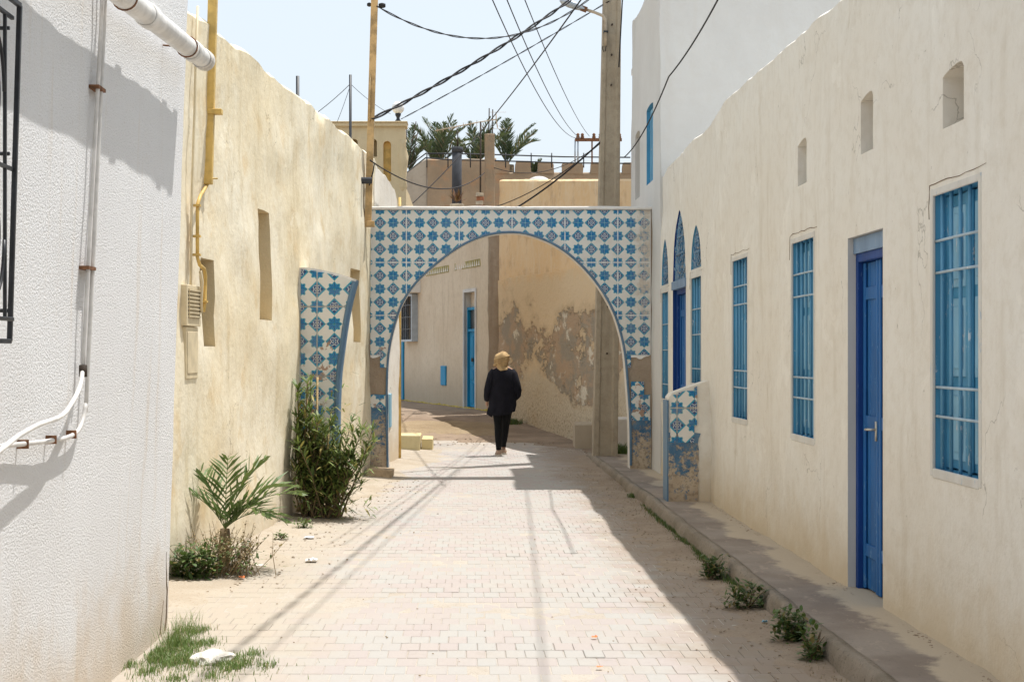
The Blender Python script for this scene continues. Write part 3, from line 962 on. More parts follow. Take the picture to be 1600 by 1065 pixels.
for (a, b, c, e) in ((20.41, 21.15, 3.86, 4.86),):
    mb = MB(); X = XR + .05
    mb.box((X, a + .005, c), (X + .04, a + .06, e)); mb.box((X, b - .06, c), (X + .04, b - .005, e)); mb.box((X, a + .06, e - .05), (X + .04, b - .06, e))
    w_ = mb.build('window', M['blue_light'], tall)
    mb = MB()
    for k in range(2):
        mb.box((X + .01, a + .07 + k * .31, c + .01), (X + .03, a + .07 + k * .31 + .29, e - .06))
    mb.build('shutter', M['blue_win'], w_)
# dark rust streak under the upper windows' sills stays in the plaster material

# ================================================================= LEFT: white stucco house
wh = thing('white_stucco_house', 'white house with pebbly stucco wall at the left edge', 'house', (-1.73, 7, 0))
wx = -1.735
wall('wall', wh, (wx, -4), (0, 1), 13.05, -.05, lambda s: 4.6, [dict(s0=8.25, s1=9.15, z0=1.66, z1=2.86, depth=.12, reveal=0, back=1)],
     [M['stucco'], M['dark_void']], amp=.010, step=.2, nside=-1, lean=.034, seed=4, thick=.4)
wall('end_wall', wh, (wx + .0, 9.052), (-1, 0), 5.0, -.05, lambda s: 4.55, [], M['stucco'], amp=.01, step=.4, nside=-1, seed=8)
mb = MB(); mb.box((-7, -4, 4.3), (-1.95, 8.9, 4.4)); mb.box((-7.2, -4, 0), (-7, 8.9, 4.5)); mb.build('roof', M['greywhite'], wh)
mb = MB(); mb.box((-7, -4.4, 0), (-1.6, -4.01, 4.5)); mb.build('far_end_wall', M['stucco'], wh)

# iron window grille
gx = -1.605
gr = thing('window_grille', 'black iron window grille with scrolls on the white stucco wall', 'window grille', (gx, 5.2, 1.65))
def gbar(name, a, b, t=.012):
    mb = MB(); a = Vector(a); b = Vector(b); dd = (b - a).normalized()
    n1 = Vector((1, 0, 0)); n2 = dd.cross(n1).normalized()
    mb.obox((a + b) / 2, dd * (b - a).length / 2, n1 * t / 2, n2 * t / 2)
    return bevel(mb.build(name, M['black_iron'], gr), .002)
ya, yb = 4.15, 5.50
gz0, gz1 = 1.643, 2.82
gbar('frame_bar', (gx, yb, gz0), (gx + .035, yb, gz1), .017); gbar('frame_bar', (gx, ya, gz0), (gx + .035, ya, gz1), .017)
gbar('frame_bar', (gx, ya, gz0), (gx, yb, gz0), .017); gbar('frame_bar', (gx + .035, ya, gz1), (gx + .035, yb, gz1), .017)
for zz in (1.72, 2.245, 2.775):
    gbar('cross_bar', (gx + .01, ya, zz), (gx + .01, yb, zz), .014)
for yy in (5.41, 5.17, 4.93, 4.69, 4.45, 4.27):
    gbar('bar', (gx + .01, yy, 1.72), (gx + .01, yy, 2.775), .012)
for (yc, zc, sg) in ((5.28, 2.50, 1), (5.28, 1.99, -1), (4.90, 2.50, 1), (4.90, 1.99, -1)):
    mb = MB(); pts = []
    for k in range(40):
        a = k / 39 * 2.6 * math.pi; r = .115 * (1 - k / 55)
        pts.append((gx + .012, yc + r * math.cos(a), zc + sg * 1.9 * r * math.sin(a)))
    mb.tube(pts, .0065, 6); mb.build('scroll', M['black_iron'], gr, True)
for zz in (1.75, 2.3, 2.74):
    mb = MB()
    mb.tube([(gx, yb, zz), (wx + .034 * zz - .02, yb, zz)], .007, 6)
    mb.build('wall_fixing', M['black_iron'], gr)

# gutter pipe
gp = thing('gutter_pipe', 'thick white plastic drain pipe jutting past the stucco house corner', 'drain pipe', (-1.5, 8, 3.2))
P0 = Vector((-1.49, 8.92, 3.262)); P1 = Vector((-1.53, 5.2, 3.09))
mb = MB()
n = 20; rad = .052
mb.tube([P0, P0 + (P1 - P0) * .5, P1], rad, n, cap=False)
mb.tube([P0 + (P1 - P0) * .001, P1], rad - .005, n, cap=False)
mb.build('pipe', M['pvc'], gp, True)
dirn = (P1 - P0).normalized()
for t in (.0, .33, 1.45):
    mb = MB(); a = P0 + dirn * (t + .0); b = a + dirn * .13
    mb.tube([a, a + dirn * .005, b - dirn * .005, b], [rad + .002, rad + .007, rad + .007, rad + .002], n, cap=False)
    if t == 0: mb.tube([a + dirn * .001, a + dirn * .12], rad - .004, n, cap=False)
    mb.build('collar', M['pvc'] if t else M['pvc_joint'], gp, True)
for t in (.55, 2.0):
    mb = MB(); c = P0 + dirn * t
    pts = [c + Vector((math.cos(a) * (rad + .004), 0, math.sin(a) * (rad + .004))) for a in [math.radians(k * 20) for k in range(19)]]
    mb.tube(pts, .004, 5); mb.tube([c + Vector((-rad - .004, 0, 0)), c + Vector((-.16, 0, .01))], .005, 5)
    mb.build('clamp', M['rust'], gp, True)

def catmull3(pts, n):
    out = []
    for i in range(len(pts) - 1):
        p0 = pts[max(0, i - 1)]; p1 = pts[i]; p2 = pts[i + 1]; p3 = pts[min(len(pts) - 1, i + 2)]
        for k in range(n):
            t = k / n
            out.append(tuple(.5 * ((2 * b) + (-a + c) * t + (2 * a - 5 * b + 4 * c - d) * t * t + (-a + 3 * b - 3 * c + d) * t ** 3)
                             for a, b, c, d in zip(p0, p1, p2, p3)))
    return out + [pts[-1]]
# two conduits down the stucco wall
def wxz(z): return wx + .034 * z
cd = thing('wall_conduits', 'pair of thin pale conduits running down the stucco wall then bending left', 'conduit', (wx, 7, 1))
c1 = [(wxz(4.4) + .03, 6.90, 4.4), (wxz(3) + .03, 6.86, 3.0), (wxz(2) + .032, 6.77, 2.0), (wxz(1.6) + .032, 6.74, 1.60), (wxz(1.5) + .035, 6.73, 1.50)]
mb = MB(); mb.tube(c1, .0095, 10); mb.build('conduit', M['conduit'], cd, True)
c2 = [(wxz(4.4) + .026, 6.97, 4.4), (wxz(3) + .028, 6.92, 3.0), (wxz(1.5) + .03, 6.83, 1.5)]
c2 += [(wxz(1.4) + .03, 6.81, 1.38), (wxz(1.3) + .03, 6.77, 1.31), (wxz(1.2) + .03, 6.68, 1.265), (wxz(1.2) + .03, 6.45, 1.25), (wxz(1.2) + .03, 6.0, 1.258), (wxz(1.2) + .03, 5.4, 1.275), (wxz(1.2) + .03, 4.6, 1.29)]
mb = MB(); mb.tube(catmull3(c2, 4), .0095, 10); mb.build('conduit', M['conduit'], cd, True)
c3 = [(-1.650, 6.73, 1.53), (-1.645, 6.66, 1.46), (-1.640, 6.52, 1.40), (-1.625, 6.28, 1.35), (-1.610, 5.9, 1.333), (-1.60, 5.6, 1.307), (-1.59, 5.34, 1.27), (-1.58, 4.93, 1.20), (-1.60, 4.4, 1.05)]
mb = MB(); mb.tube(catmull3(c3, 4), .0098, 10); mb.build('white_hose', M['pvc'], cd, True)
mb = MB(); mb.tube([(wxz(1.5) + .035, 6.73, 1.50), (wxz(1.5) + .034, 6.735, 1.55)], .018, 10); mb.build('coupling', M['grille_dark'], cd, True)
for zz, yy in ((2.76, 6.87), (1.97, 6.80)):
    mb = MB(); mb.box((wxz(zz) - .01, yy - .06, zz - .008), (wxz(zz) + .042, yy + .07, zz + .007)); mb.build('clip', M['rust'], cd)
for yy, z_ in ((6.62, 1.26), (6.3, 1.255), (5.9, 1.26), (5.5, 1.272)):
    mb = MB(); mb.box((wxz(1.2) - .01, yy - .005, z_ - .018), (wxz(1.2) + .044, yy + .005, z_ + .016)); mb.build('clip', M['rust'], cd)
# broken render and a crack low on the corner
mb = MB()
pts = [(wxz(z) + .004, 8.96 + .035 * math.sin(z * 9) + R.uniform(-.012, .012), z) for z in [0.02 + .045 * k for k in range(11)]]
mb.tube(pts, [.007 * (1 - k / 12) + .0015 for k in range(11)], 5)
mb.tube([(wxz(.1) + .004, 8.82, .02), (wxz(.1) + .004, 8.86, .12), (wxz(.2) + .004, 8.90, .2)], .003, 4)
mb.build('crack', M['crack'], wh)

# ================================================================= LEFT: yellow wall
yw = thing('yellow_wall_house', 'long yellow plastered house front with small deep window niches on the left', 'house', (-2.2, 12, 0))
dl = Vector((.084, 1)).normalized()
ys0 = 8.6
def ys(y): return (y - ys0) / dl.y
ltop = spline([(8, 4.0), (10.7, 4.04), (12, 4.12), (14, 4.16), (17, 4.17), (19.8, 4.20), (20.6, 4.16)])
nic = [(11.93, 12.30, 1.655, 2.33), (13.85, 14.32, 1.90, 2.88), (19.10, 19.72, 1.74, 2.64)]
wall('wall', yw, (XL(ys0), ys0), dl, ys(20.98), -.05, lambda s: ltop(ys0 + s * dl.y) + .02 * fbm(s, 0, 0, .7, 3),
     [dict(s0=ys(a), s1=ys(b), z0=c, z1=e, depth=.20, reveal=1, back=2) for a, b, c, e in nic],
     [M['yellow'], M['ochre'], M['ochre']], amp=.045, step=.15, nside=-1, seed=11, freq=.75, ragged=.03, roundness=.11, thick=.45)
mb = MB(); mb.box((-7, 9.3, 3.7), (-2.2, 24, 3.8)); mb.build('roof', M['ochre'], yw)
# olive window in the first niche
a, b, c, e = nic[0]
mb = MB(); mb.box((XL(a) - .17, a + .02, c + .01), (XL(a) - .14, a + .33, e - .01)); wnd = mb.build('window', M['olive'], yw)
mb = MB(); mb.box((XL(a) - .138, a + .06, c + .05), (XL(a) - .132, a + .29, e - .05)); mb.build('pane', M['dark_void'], wnd)
# stretch beyond the arch
yw2 = thing('pale_wall_house', 'pinkish cream wall continuing beyond the left foot of the tiled arch', 'wall', (XL(22), 22, 0))
ltop2 = spline([(20.9, 4.12), (22, 4.10), (23.1, 4.02), (24.0, 3.72)])
wall('wall', yw2, (XL(21.0), 21.0), dl, 2.55, -.05, lambda s: ltop2(21.0 + s * dl.y), [], M['cream'], amp=.02, step=.2, nside=-1, seed=15, ragged=.02)
mb = MB(); mb.box((XL(22.6) - .02, 22.3, .55), (XL(22.6) + .015, 22.72, 1.02)); mb.build('blue_panel', M['blue_light'], yw2)
pp = thing('yellow_corner_pipe', 'slim yellow pipe up the end of the pale wall beyond the arch', 'pipe', (XL(24), 24.05, 0))
mb = MB(); mb.tube([(XL(23.6) + .01, 23.62, 0), (XL(23.6) + .01, 23.62, 3.95)], .020, 8); mb.build('pipe', M['yel_pipe'], pp, True)

# ochre down pole with bracket + thin pipe + meter box
yp = thing('yellow_square_downpipe', 'yellow square steel post bracketed to the yellow wall near the stucco house', 'post', (-1.97, 12.2, 2.9))
pt0 = px(325, 288, 12.1); pt1 = px(333.5, 20, 12.1); pt2 = px(338, -200, 12.1)
mb = MB(); ax = (pt2 - pt0).normalized()
mb.obox((pt0 + pt2) / 2, ax * (pt2 - pt0).length / 2, (.034, 0, 0), (0, .034, 0)); bevel(mb.build('post', M['yel_pipe'], yp), .004)
c = px(328, 175, 12.1)
mb = MB(); mb.obox(c + Vector((0, -.0, 0)), (.095, 0, 0), (0, .042, 0), (0, 0, .02)); mb.obox(c + Vector((-.1, .05, 0)), (.02, 0, 0), (0, .09, 0), (0, 0, .018)); bevel(mb.build('bracket', M['yel_pipe'], yp), .003)
c = px(322, 279, 12.1)
mb = MB(); mb.tube([c + Vector((-.10, .0, 0)), c + Vector((.09, 0, 0))], .006, 6); mb.build('bolt', M['yel_pipe'], yp, True)
tp = thing('yellow_gas_pipe', 'thin yellow pipe curving from the square post down to the meter box', 'pipe', (-2.0, 12, 2.3))
mb = MB()
off = .05
def onl(u, v, dx=.05):
    k = (u - 730) / F
    y = (3.007 - dx) / (.084 - k)
    return Vector((k * y, y, EYE - (v - 552) * y / F))
mb.tube([px(326, 282, 12.1), px(322, 292, 12.08), onl(313, 306), onl(309, 318), onl(308.5, 340), onl(308.5, 402), onl(312, 414), onl(319, 420), onl(321, 432), onl(320, 474), onl(318, 486)], .0135, 10)
mb.build('pipe', M['yel_pipe'], tp, True)
mb = MB(); mb.tube([onl(315, 488), onl(314, 470), onl(316, 440), onl(313, 424)], .012, 8); mb.build('branch', M['box_cream'], tp, True)
for v in (321, 369, 398, 471):
    mb = MB(); p = onl(309 if v < 410 else 320, v); mb.box(tuple(p + Vector((-.05, -.03, -.008))), tuple(p + Vector((.02, .03, .008)))); mb.build('clip', M['yel_pipe'], tp)
mb = MB(); mb.tube([onl(309, 10, .02), onl(306, 100, .02), onl(304, 180, .02), onl(300, 300, .02), onl(298, 448, .02)], .010, 6)
cb0 = tag(mb.build('wall_cable', M['box_cream'], None, True), 'thin cream cable running down the yellow wall into the vented meter box', 'cable')

mbx = thing('meter_box', 'cream wall box with a louvred vent fixed to the yellow wall', 'meter box', (XL(11.6) + .05, 11.6, 1.7))
def lw(y, dx, z): return Vector((XL(y) + dx, y, z))
def lbox(mb, ya, yb_, d0, d1, za, zb, mi=0):
    vs = [lw(ya, d0, za), lw(ya, d1, za), lw(yb_, d1, za), lw(yb_, d0, za), lw(ya, d0, zb), lw(ya, d1, zb), lw(yb_, d1, zb), lw(yb_, d0, zb)]
    mb.add(vs, [(3, 2, 1, 0), (4, 5, 6, 7), (0, 1, 5, 4), (1, 2, 6, 5), (2, 3, 7, 6), (3, 0, 4, 7)], mi)
mb = MB(); lbox(mb, 11.33, 11.72, -.05, .03, 1.80, 2.10); bevel(mb.build('vent_housing', M['box_cream'], mbx), .004)
mb = MB(); lbox(mb, 11.37, 11.68, .028, .033, 1.86, 2.07); mb.build('vent_opening', M['grille_dark'], mbx)
m2 = None
for k in range(8):
    mb = MB(); z = 1.865 + k * .0275; lbox(mb, 11.365, 11.685, .031, .043, z, z + .009); mb.build('louvre', M['box_cream'], mbx)
for k in range(12):
    mb = MB(); yy = 11.375 + k * .0265; lbox(mb, yy, yy + .005, .0315, .038, 1.86, 2.07); mb.build('mesh_wire', M['box_cream'], mbx)
mb = MB(); lbox(mb, 11.36, 11.69, -.05, .018, 1.415, 1.795); bevel(mb.build('lower_door', M['box_cream'], mbx), .004)
mb = MB(); lbox(mb, 11.38, 11.67, .0185, .023, 1.455, 1.76); bevel(mb.build('lid_panel', M['box_cream'], mbx), .003)

# tan square post beside the arch
ps = thing('tan_cable_post', 'tan square steel post carrying cables on the yellow wall beside the arch', 'post', px(577, 350, 20.1))
a_ = px(575, 350, 20.1); b_ = px(587, -60, 20.1)
mb = MB(); ax = (b_ - a_).normalized(); mb.obox((a_ + b_) / 2, ax * (b_ - a_).length / 2, (.043, 0, 0), (0, .04, 0)); bevel(mb.build('post', M['tan_pipe'], ps), .004)
mb = MB(); c = px(576, 350, 20.1); mb.obox(c, (.075, 0, 0), (0, .07, 0), (0, 0, .035)); bevel(mb.build('bracket', M['tan_pipe'], ps), .004)
mb = MB(); mb.tube([px(577.5, 190, 20.05), px(578.5, 116, 20.05)], .012, 6); mb.build('side_rod', M['tan_pipe'], ps, True)
ds = thing('grey_drain_spout', 'short dark grey drain spout poking from the yellow wall beside the tan post', 'drain spout', px(572, 282, 19.9))
mb = MB(); c = px(572, 282, 19.85); mb.tube([c + Vector((-.12, 0, .0)), c + Vector((.075, 0, 0))], .042, 12, cap=False); mb.tube([c + Vector((-.12, 0, .0)), c + Vector((.073, 0, 0))], .036, 12, cap=False)
mb.build('spout', M['grey_pipe'], ds, True)

# ================================================================= TILED ARCH
PT = .1735
YA = 20.6
SC = F / YA
def ax_(u): return (u - 730) / SC
def az_(v): return EYE + (552 - v) / SC
intr = [(607, 742), (606, 700), (605, 640), (606, 580), (609, 545), (617, 508), (631, 470), (655, 437), (685, 410), (720, 385), (757, 369), (795, 363.5),
        (830, 368), (870, 385), (905, 412), (935, 447), (957, 485), (969, 520), (976, 555), (980, 600), (984, 660), (985, 742)]
intr = [(ax_(u), az_(v)) for u, v in intr]
half = 11
def catmull(pts, n):
    out = []
    for i in range(len(pts) - 1):
        p0 = pts[max(0, i - 1)]; p1 = pts[i]; p2 = pts[i + 1]; p3 = pts[min(len(pts) - 1, i + 2)]
        for k in range(n):
            t = k / n
            out.append(tuple(.5 * ((2 * b) + (-a + c) * t + (2 * a - 5 * b + 4 * c - d) * t * t + (-a + 3 * b - 3 * c + d) * t ** 3)
                             for a, b, c, d in zip(p0, p1, p2, p3)))
    return out + [pts[-1]]
intr = catmull(intr, 4)
AL, AR = -1.30, XR + .03
def ceil_of(curve):
    """lowest solid height of the spandrel above x, for x inside the opening"""
    xs_ = [p[0] for p in curve]; xmin, xmax = min(xs_), max(xs_)
    def c(x):
        if x <= xmin or x >= xmax: return -1e9
        best = -1e9
        for (a, b), (c_, d) in zip(curve, curve[1:]):
            lo, hi = min(a, c_), max(a, c_)
            if lo <= x <= hi and hi > lo:
                z = b + (d - b) * (x - a) / (c_ - a)
                best = max(best, z)
        return best
    return c
c_arch = ceil_of(intr)
arch = thing('tiled_arch', 'blue and white tiled arch spanning the whole street', 'arch', (.55, YA, 0))
TD = .34
def top_arch(x): return 3.505 - .0 * x + .006 * fbm(x, 0, 0, 2.0)
mb = MB()
# solid body: quads from the intrados out to the outer outline
YF, YB = YA + .006, YA + TD
ip = [(x, max(-.05, z)) for x, z in intr]
kc = max(range(len(ip)), key=lambda k: ip[k][1])
outer = []
for k, (x, z) in enumerate(ip):
    if k < kc and z < 2.75: outer.append((AL, z))
    elif k > kc and z < 2.75: outer.append((AR, z))
    else: outer.append((x, 3.5))
vs = []
for (a, b), (c, d) in zip(ip, outer):
    vs += [(a, YF, b), (c, YF, d), (a, YB, b), (c, YB, d)]
mats_ = []
for k in range(len(ip) - 1):
    p, q = 4 * k, 4 * (k + 1)
    mb.add([], [])
    o1, o2 = outer[k], outer[k + 1]
    if o1[1] < 3.4 <= o2[1] or o2[1] < 3.4 <= o1[1]:
        cxn = AL if k < kc else AR
        n0 = len(vs); vs += [(cxn, YF, 3.5), (cxn, YB, 3.5)]
        mb.f += [(p, q, q + 1, n0, p + 1), (q + 2, p + 2, p + 3, n0 + 1, q + 3), (p + 1, n0, n0 + 1, p + 3), (n0, q + 1, q + 3, n0 + 1)]
        mb.m += [0, 2, 0, 0]
    else:
        mb.f += [(p, q, q + 1, p + 1), (q + 2, p + 2, p + 3, q + 3), (p + 1, q + 1, q + 3, p + 3)]; mb.m += [0, 2, 0]
    mb.f.append((p + 2, q + 2, q, p)); mb.m.append(1)
mb.v = vs
mb.build('body', [M['rubble'], M['capwhite'], M['cream']], arch)
# white coping
mb = MB(); N = 60
vs = []
for k in range(N + 1):
    x = AL - .0 + (AR - AL) * k / N
    t = top_arch(x) + (.018 if x < 1.9 else .018 - .0 * (x - 1.9))
    w = .006 * fbm(x, 1, 4, 6)
    vs += [(x, YA - .035 + w, 3.488), (x, YA - .038 + w, t - .006), (x, YA - .02, t + .006), (x, YA + TD * .5, t + .018 + w), (x, YB + .02, t), (x, YB + .02, 3.48)]
mb.add(vs, [(j * 6 + i, j * 6 + i + 1, (j + 1) * 6 + i + 1, (j + 1) * 6 + i) for j in range(N) for i in range(5)])
mb.add([vs[i] for i in range(6)] , [(0, 1, 2, 3, 4, 5)]); mb.add([vs[N * 6 + i] for i in range(6)], [(5, 4, 3, 2, 1, 0)])
mb.build('coping', M['capwhite'], arch, True)
# grey-blue trim along the intrados
def trim(curve, Y, parent, w=.022, d=.03, mat='trim_blue', sgn=1, name='edge_trim'):
    mb = MB(); vs = []
    for i, (x, z) in enumerate(curve):
        a = curve[max(0, i - 1)]; b = curve[min(len(curve) - 1, i + 1)]
        t = Vector((b[0] - a[0], b[1] - a[1])).normalized(); nn = Vector((-t.y, t.x)) * sgn
        vs += [(x, Y + d + .02, z), (x, Y - .018, z), (x + nn.x * w, Y - .018, z + nn.y * w), (x + nn.x * w, Y + .02, z + nn.y * w)]
        vs[-4] = (x - nn.x * .004, Y + d + .02, z - nn.y * .004); vs[-3] = (x - nn.x * .004, Y - .018, z - nn.y * .004)
    mb.add(vs, [(j * 4 + i, j * 4 + i + 1, (j + 1) * 4 + i + 1, (j + 1) * 4 + i) for j in range(len(curve) - 1) for i in range(3)])
    return mb.build(name, M[mat], parent, True)
trim([p for p in intr if p[1] > .05], YA, arch)

tile_cache = {}
def tile_mesh(poly, par, mat, dpt=.010):
    """poly: local outline (counter-clockwise seen from the front, x to the right, z up) in pitch units"""
    m = len(poly)
    vs = [(x * PT, -dpt, z * PT) for x, z in poly] + [(x * PT, .004, z * PT) for x, z in poly]
    fs = [tuple(range(m))] + [(i + m, (i + 1) % m + m, (i + 1) % m, i) for i in range(m)]
    me = bpy.data.meshes.new('tile'); me.from_pydata(vs, [], fs); me.materials.append(mat)
    uv = me.uv_layers.new(name='UVMap')
    for l in me.loops:
        k = l.vertex_index % m
        uv.data[l.index].uv = (poly[k][0] + (1 if par else 0) + 10, poly[k][1] + 10)
    return me
def lay_tiles(parent, x0, z0, ir, jr, Y, cfun, tfun, xmin, xmax, skip, pitchx=PT, mat=None, seam=4, zmin=-1):
    mat = mat or M['tile']; out = []
    g = .008
    for i in range(*ir):
        for j in range(*jr):
            X = x0 + i * PT; Z = z0 + j * PT
            gl = .045 if i % seam == 0 else g; gr_ = .045 if (i + 1) % seam == 0 else g
            gb = .045 if j % seam == 0 else g; gt = .045 if (j + 1) % seam == 0 else g
            a = max(gl, (xmin - X) / PT); b = min(1 - gr_, (xmax - X) / PT)
            if b - a < .12: continue
            if skip(X + PT / 2, Z + PT / 2): continue
            n = 8
            top = []; bot = []
            for k in range(n + 1):
                t = a + (b - a) * k / n
                x = X + t * PT
                lo = max(gb, (cfun(x) - Z) / PT, (zmin - Z) / PT); hi = min(1 - gt, (tfun(x) - Z) / PT)
                if hi - lo > .03: top.append((t, hi)); bot.append((t, lo))
            if len(top) < 3: continue
            area = sum((top[k][1] - bot[k][1]) for k in range(len(top))) / (n + 1)
            if area < .07: continue
            par = (i + j) % 2
            full = len(top) == n + 1 and all(abs(q[1] - (1 - gt)) < 1e-6 for q in top) and all(abs(q[1] - gb) < 1e-6 for q in bot)
            if full:
                key = (par, round(a, 3), round(b, 3), round(gb, 3), round(gt, 3), mat.name)
                if key not in tile_cache:
                    tile_cache[key] = tile_mesh([(a, gb), (b, gb), (b, 1 - gt), (a, 1 - gt)], par, mat)
                me = tile_cache[key]
            else:
                def thin(ps):
                    r = [ps[0]]
                    for q in range(1, len(ps) - 1):
                        if abs(ps[q][1] - (ps[q - 1][1] + ps[q + 1][1]) / 2) > 1e-5: r.append(ps[q])
                    return r + [ps[-1]]
                me = tile_mesh(thin(bot) + thin(top)[::-1], par, mat)
            o = wplace('tile', me, parent, (X, Y + R.uniform(-.0012, .0012), Z))
            o.rotation_euler = (R.uniform(-.006, .006), 0, R.uniform(-.006, .006))
            out.append(o)
    return out
SX, SZ = ax_(635), az_(410)
def skip_arch(x, z):
    n = .16 * fbm(x, 0, z, 4.0)
    if x < 0:
        return (1.02 < z + n < 1.58 and not (x > -1.15 and z > 1.42)) or z < .88 + n * .3
    return (1.14 < z + n < 1.56 and x > 2.0 and z + (x - 2.1) * .3 < 1.62) or z < .66 + n * .3
tl = lay_tiles(arch, SX, SZ, (-4, 20), (-12, 5), YA, c_arch, lambda x: 3.49, -1.272, XR - .02, skip_arch)
print('tiles', len(tl), 'pavers', nsingle)
# mortar bed (white joints) as a slab just behind the tiles, only above the bare patches
def bedslab(parent, cfun, tfun, xa, xb, za, Y, mat, n=120, name='mortar_bed'):
    mb = MB()
    for k in range(n):
        p = xa + (xb - xa) * k / n; q = xa + (xb - xa) * (k + 1) / n
        lp, lq = max(cfun(p), za(p)), max(cfun(q), za(q)); tp_, tq = tfun(p), tfun(q)
        if lp > tp_ or lq > tq or (cfun(p) < -1e8) != (cfun(q) < -1e8): 
            lp = lq = max(lp, lq)
            if lp > min(tp_, tq): continue
        mb.add([(p, Y, lp), (q, Y, lq), (q, Y, tq), (p, Y, tp_), (p, Y + .03, lp), (q, Y + .03, lq)], [(0, 1, 2, 3), (4, 5, 1, 0)])
    return mb.build(name, mat, parent)
bedslab(arch, c_arch, lambda x: 3.49, -1.272, XR - .01, lambda x: (1.56 if x < 0 else 1.55) + .10 * fbm(x, 0, 0, 6, 5), YA - .006, M['seamwhite'])
for (xa, xb, z0_, z1_, nm) in ((-1.27, -1.035, .0, 1.06, 'a'), (2.14, 2.415, .0, .80, 'b')):
    mb = MB(); N = 12; vs = []
    for j in range(N + 1):
        for i in range(5):
            x = xa + (xb - xa) * i / 4; z = z0_ + (z1_ - z0_) * j / N
            if j == N: z += .05 * fbm(x * 3, 0, z, 3)
            vs.append((x, YA - .004 + .008 * fbm(x, 3, z, 6) , z))
    mb.add(vs, [(j * 5 + i, j * 5 + i + 1, (j + 1) * 5 + i + 1, (j + 1) * 5 + i) for j in range(N) for i in range(4)])
    mb.build('worn_blue_dado', M['wornblue'], arch, True)

# stump of a second arch, left and right, nearer the camera
YS = 15.7; S2 = F / YS
def sx(u): return (u - 730) / S2
def sz(v): return EYE + (552 - v) / S2
stubL = thing('left_arch_stump', 'curved blue tiled arch stump on the left yellow wall behind the oleander', 'arch stump', (-1.5, YS, 0))
cur = [(sx(u), sz(v)) for u, v in ((526, 760), (527, 700), (528, 640), (530, 590), (534, 555), (541, 505), (549, 465), (556, 440))]
cur = catmull(cur, 4)
def cl(x):
    for (a, b), (c, d) in zip(cur, cur[1:]):
        if min(a, c) <= x <= max(a, c) and a != c: return b + (d - b) * (x - a) / (c - a)
    return -1e9 if x < cur[0][0] else 1e9
topc = catmull([(sx(u), sz(v)) for u, v in ((470, 419), (490, 421), (510, 425), (535, 431), (557, 438.5))], 4)
def tl_(x):
    for (a, b), (c, d) in zip(topc, topc[1:]):
        if a <= x <= c: return b + (d - b) * (x - a) / (c - a)
    return topc[-1][1] if x > topc[-1][0] else topc[0][1]
def prism(outline, y0, y1, parent, mats, mi, name='body'):
    bm = bmesh.new(); m = len(outline)
    vf = [bm.verts.new((x, y0, z)) for x, z in outline]; vb = [bm.verts.new((x, y1, z)) for x, z in outline]
    a = bm.faces.new(vf); b = bm.faces.new(vb[::-1])
    for i in range(m):
        f = bm.faces.new((vf[i], vb[i], vb[(i + 1) % m], vf[(i + 1) % m])); f.material_index = mi(i)
    bmesh.ops.triangulate(bm, faces=[a, b]); bmesh.ops.recalc_face_normals(bm, faces=bm.faces)
    me = bpy.data.meshes.new(name); bm.to_mesh(me); bm.free()
    for q in mats: me.materials.append(M[q])
    return link(name, me, parent)
xl0 = -1.78
ol = [(xl0, -.05), (xl0, 2.46)] + [(x, z + .012) for x, z in topc if x > sx(476)] + [(x, z) for x, z in cur[::-1]] + [(cur[0][0], -.05)]
n_top = 2 + len([1 for x, z in topc if x > sx(476)])
prism(ol, YS + .006, YS + .36, stubL, ['capwhite', 'trim_blue'], lambda i: 1 if i >= n_top - 1 and i < len(ol) - 1 else 0)
t_ = trim([p for p in cur], YS, stubL, w=.034, d=.33, mat='trim_blue', sgn=1)
lay_tiles(stubL, sx(495.5), sz(479), (-2, 3), (-12, 3), YS, cl, lambda x: tl_(x) - .012, sx(470), sx(551), lambda x, z: z < .45)

stubR = thing('right_arch_stump', 'low tiled arch stump with worn blue base beside the pointed blue door', 'arch stump', (2.2, YS, 0))
rl = 2.02; rrt = 2.46
topR = [(rl, 1.16), (rl + .03, 1.20), (2.12, 1.225), (2.25, 1.275), (rrt, 1.34)]
ol = [(rl - .012, .05), (rl - .008, .45), (rl, .8)] + topR + [(rrt, .05)]
prism(ol, YS + .006, YS + .30, stubR, ['cream'], lambda i: 0)
def tR(x):
    for (a, b), (c, d) in zip(topR, topR[1:]):
        if a <= x <= c: return b + (d - b) * (x - a) / (c - a)
    return 1.2
lay_tiles(stubR, 2.10, 1.055, (-1, 3), (-3, 3), YS, lambda x: -1e9, lambda x: tR(x) - .02, rl + .012, 2.30, lambda x, z: z < .72 or (z < .86 and x > 2.2), seam=9)
mb = MB(); vs = []; N = 14
for j in range(N + 1):
    for i in range(6):
        x = rl - .012 + .008 * j / N + (2.325 + (.03 * fbm(0, 0, j, .9)) - rl) * i / 5; z = .06 + .74 * j / N
        if j == N: z += .06 * fbm(x * 2, 0, 3, 3)
        vs.append((x, YS - .003 + .010 * fbm(x, 3, z, 6), z))
mb.add(vs, [(j * 6 + i, j * 6 + i + 1, (j + 1) * 6 + i + 1, (j + 1) * 6 + i) for j in range(N) for i in range(5)])
mb.build('worn_blue_dado', M['wornblue'], stubR, True)
mb = MB(); mb.box((rl - .022, YS - .006, .05), (rl - .004, YS + .30, 1.13)); mb.build('edge_trim', M['trim_blue'], stubR)

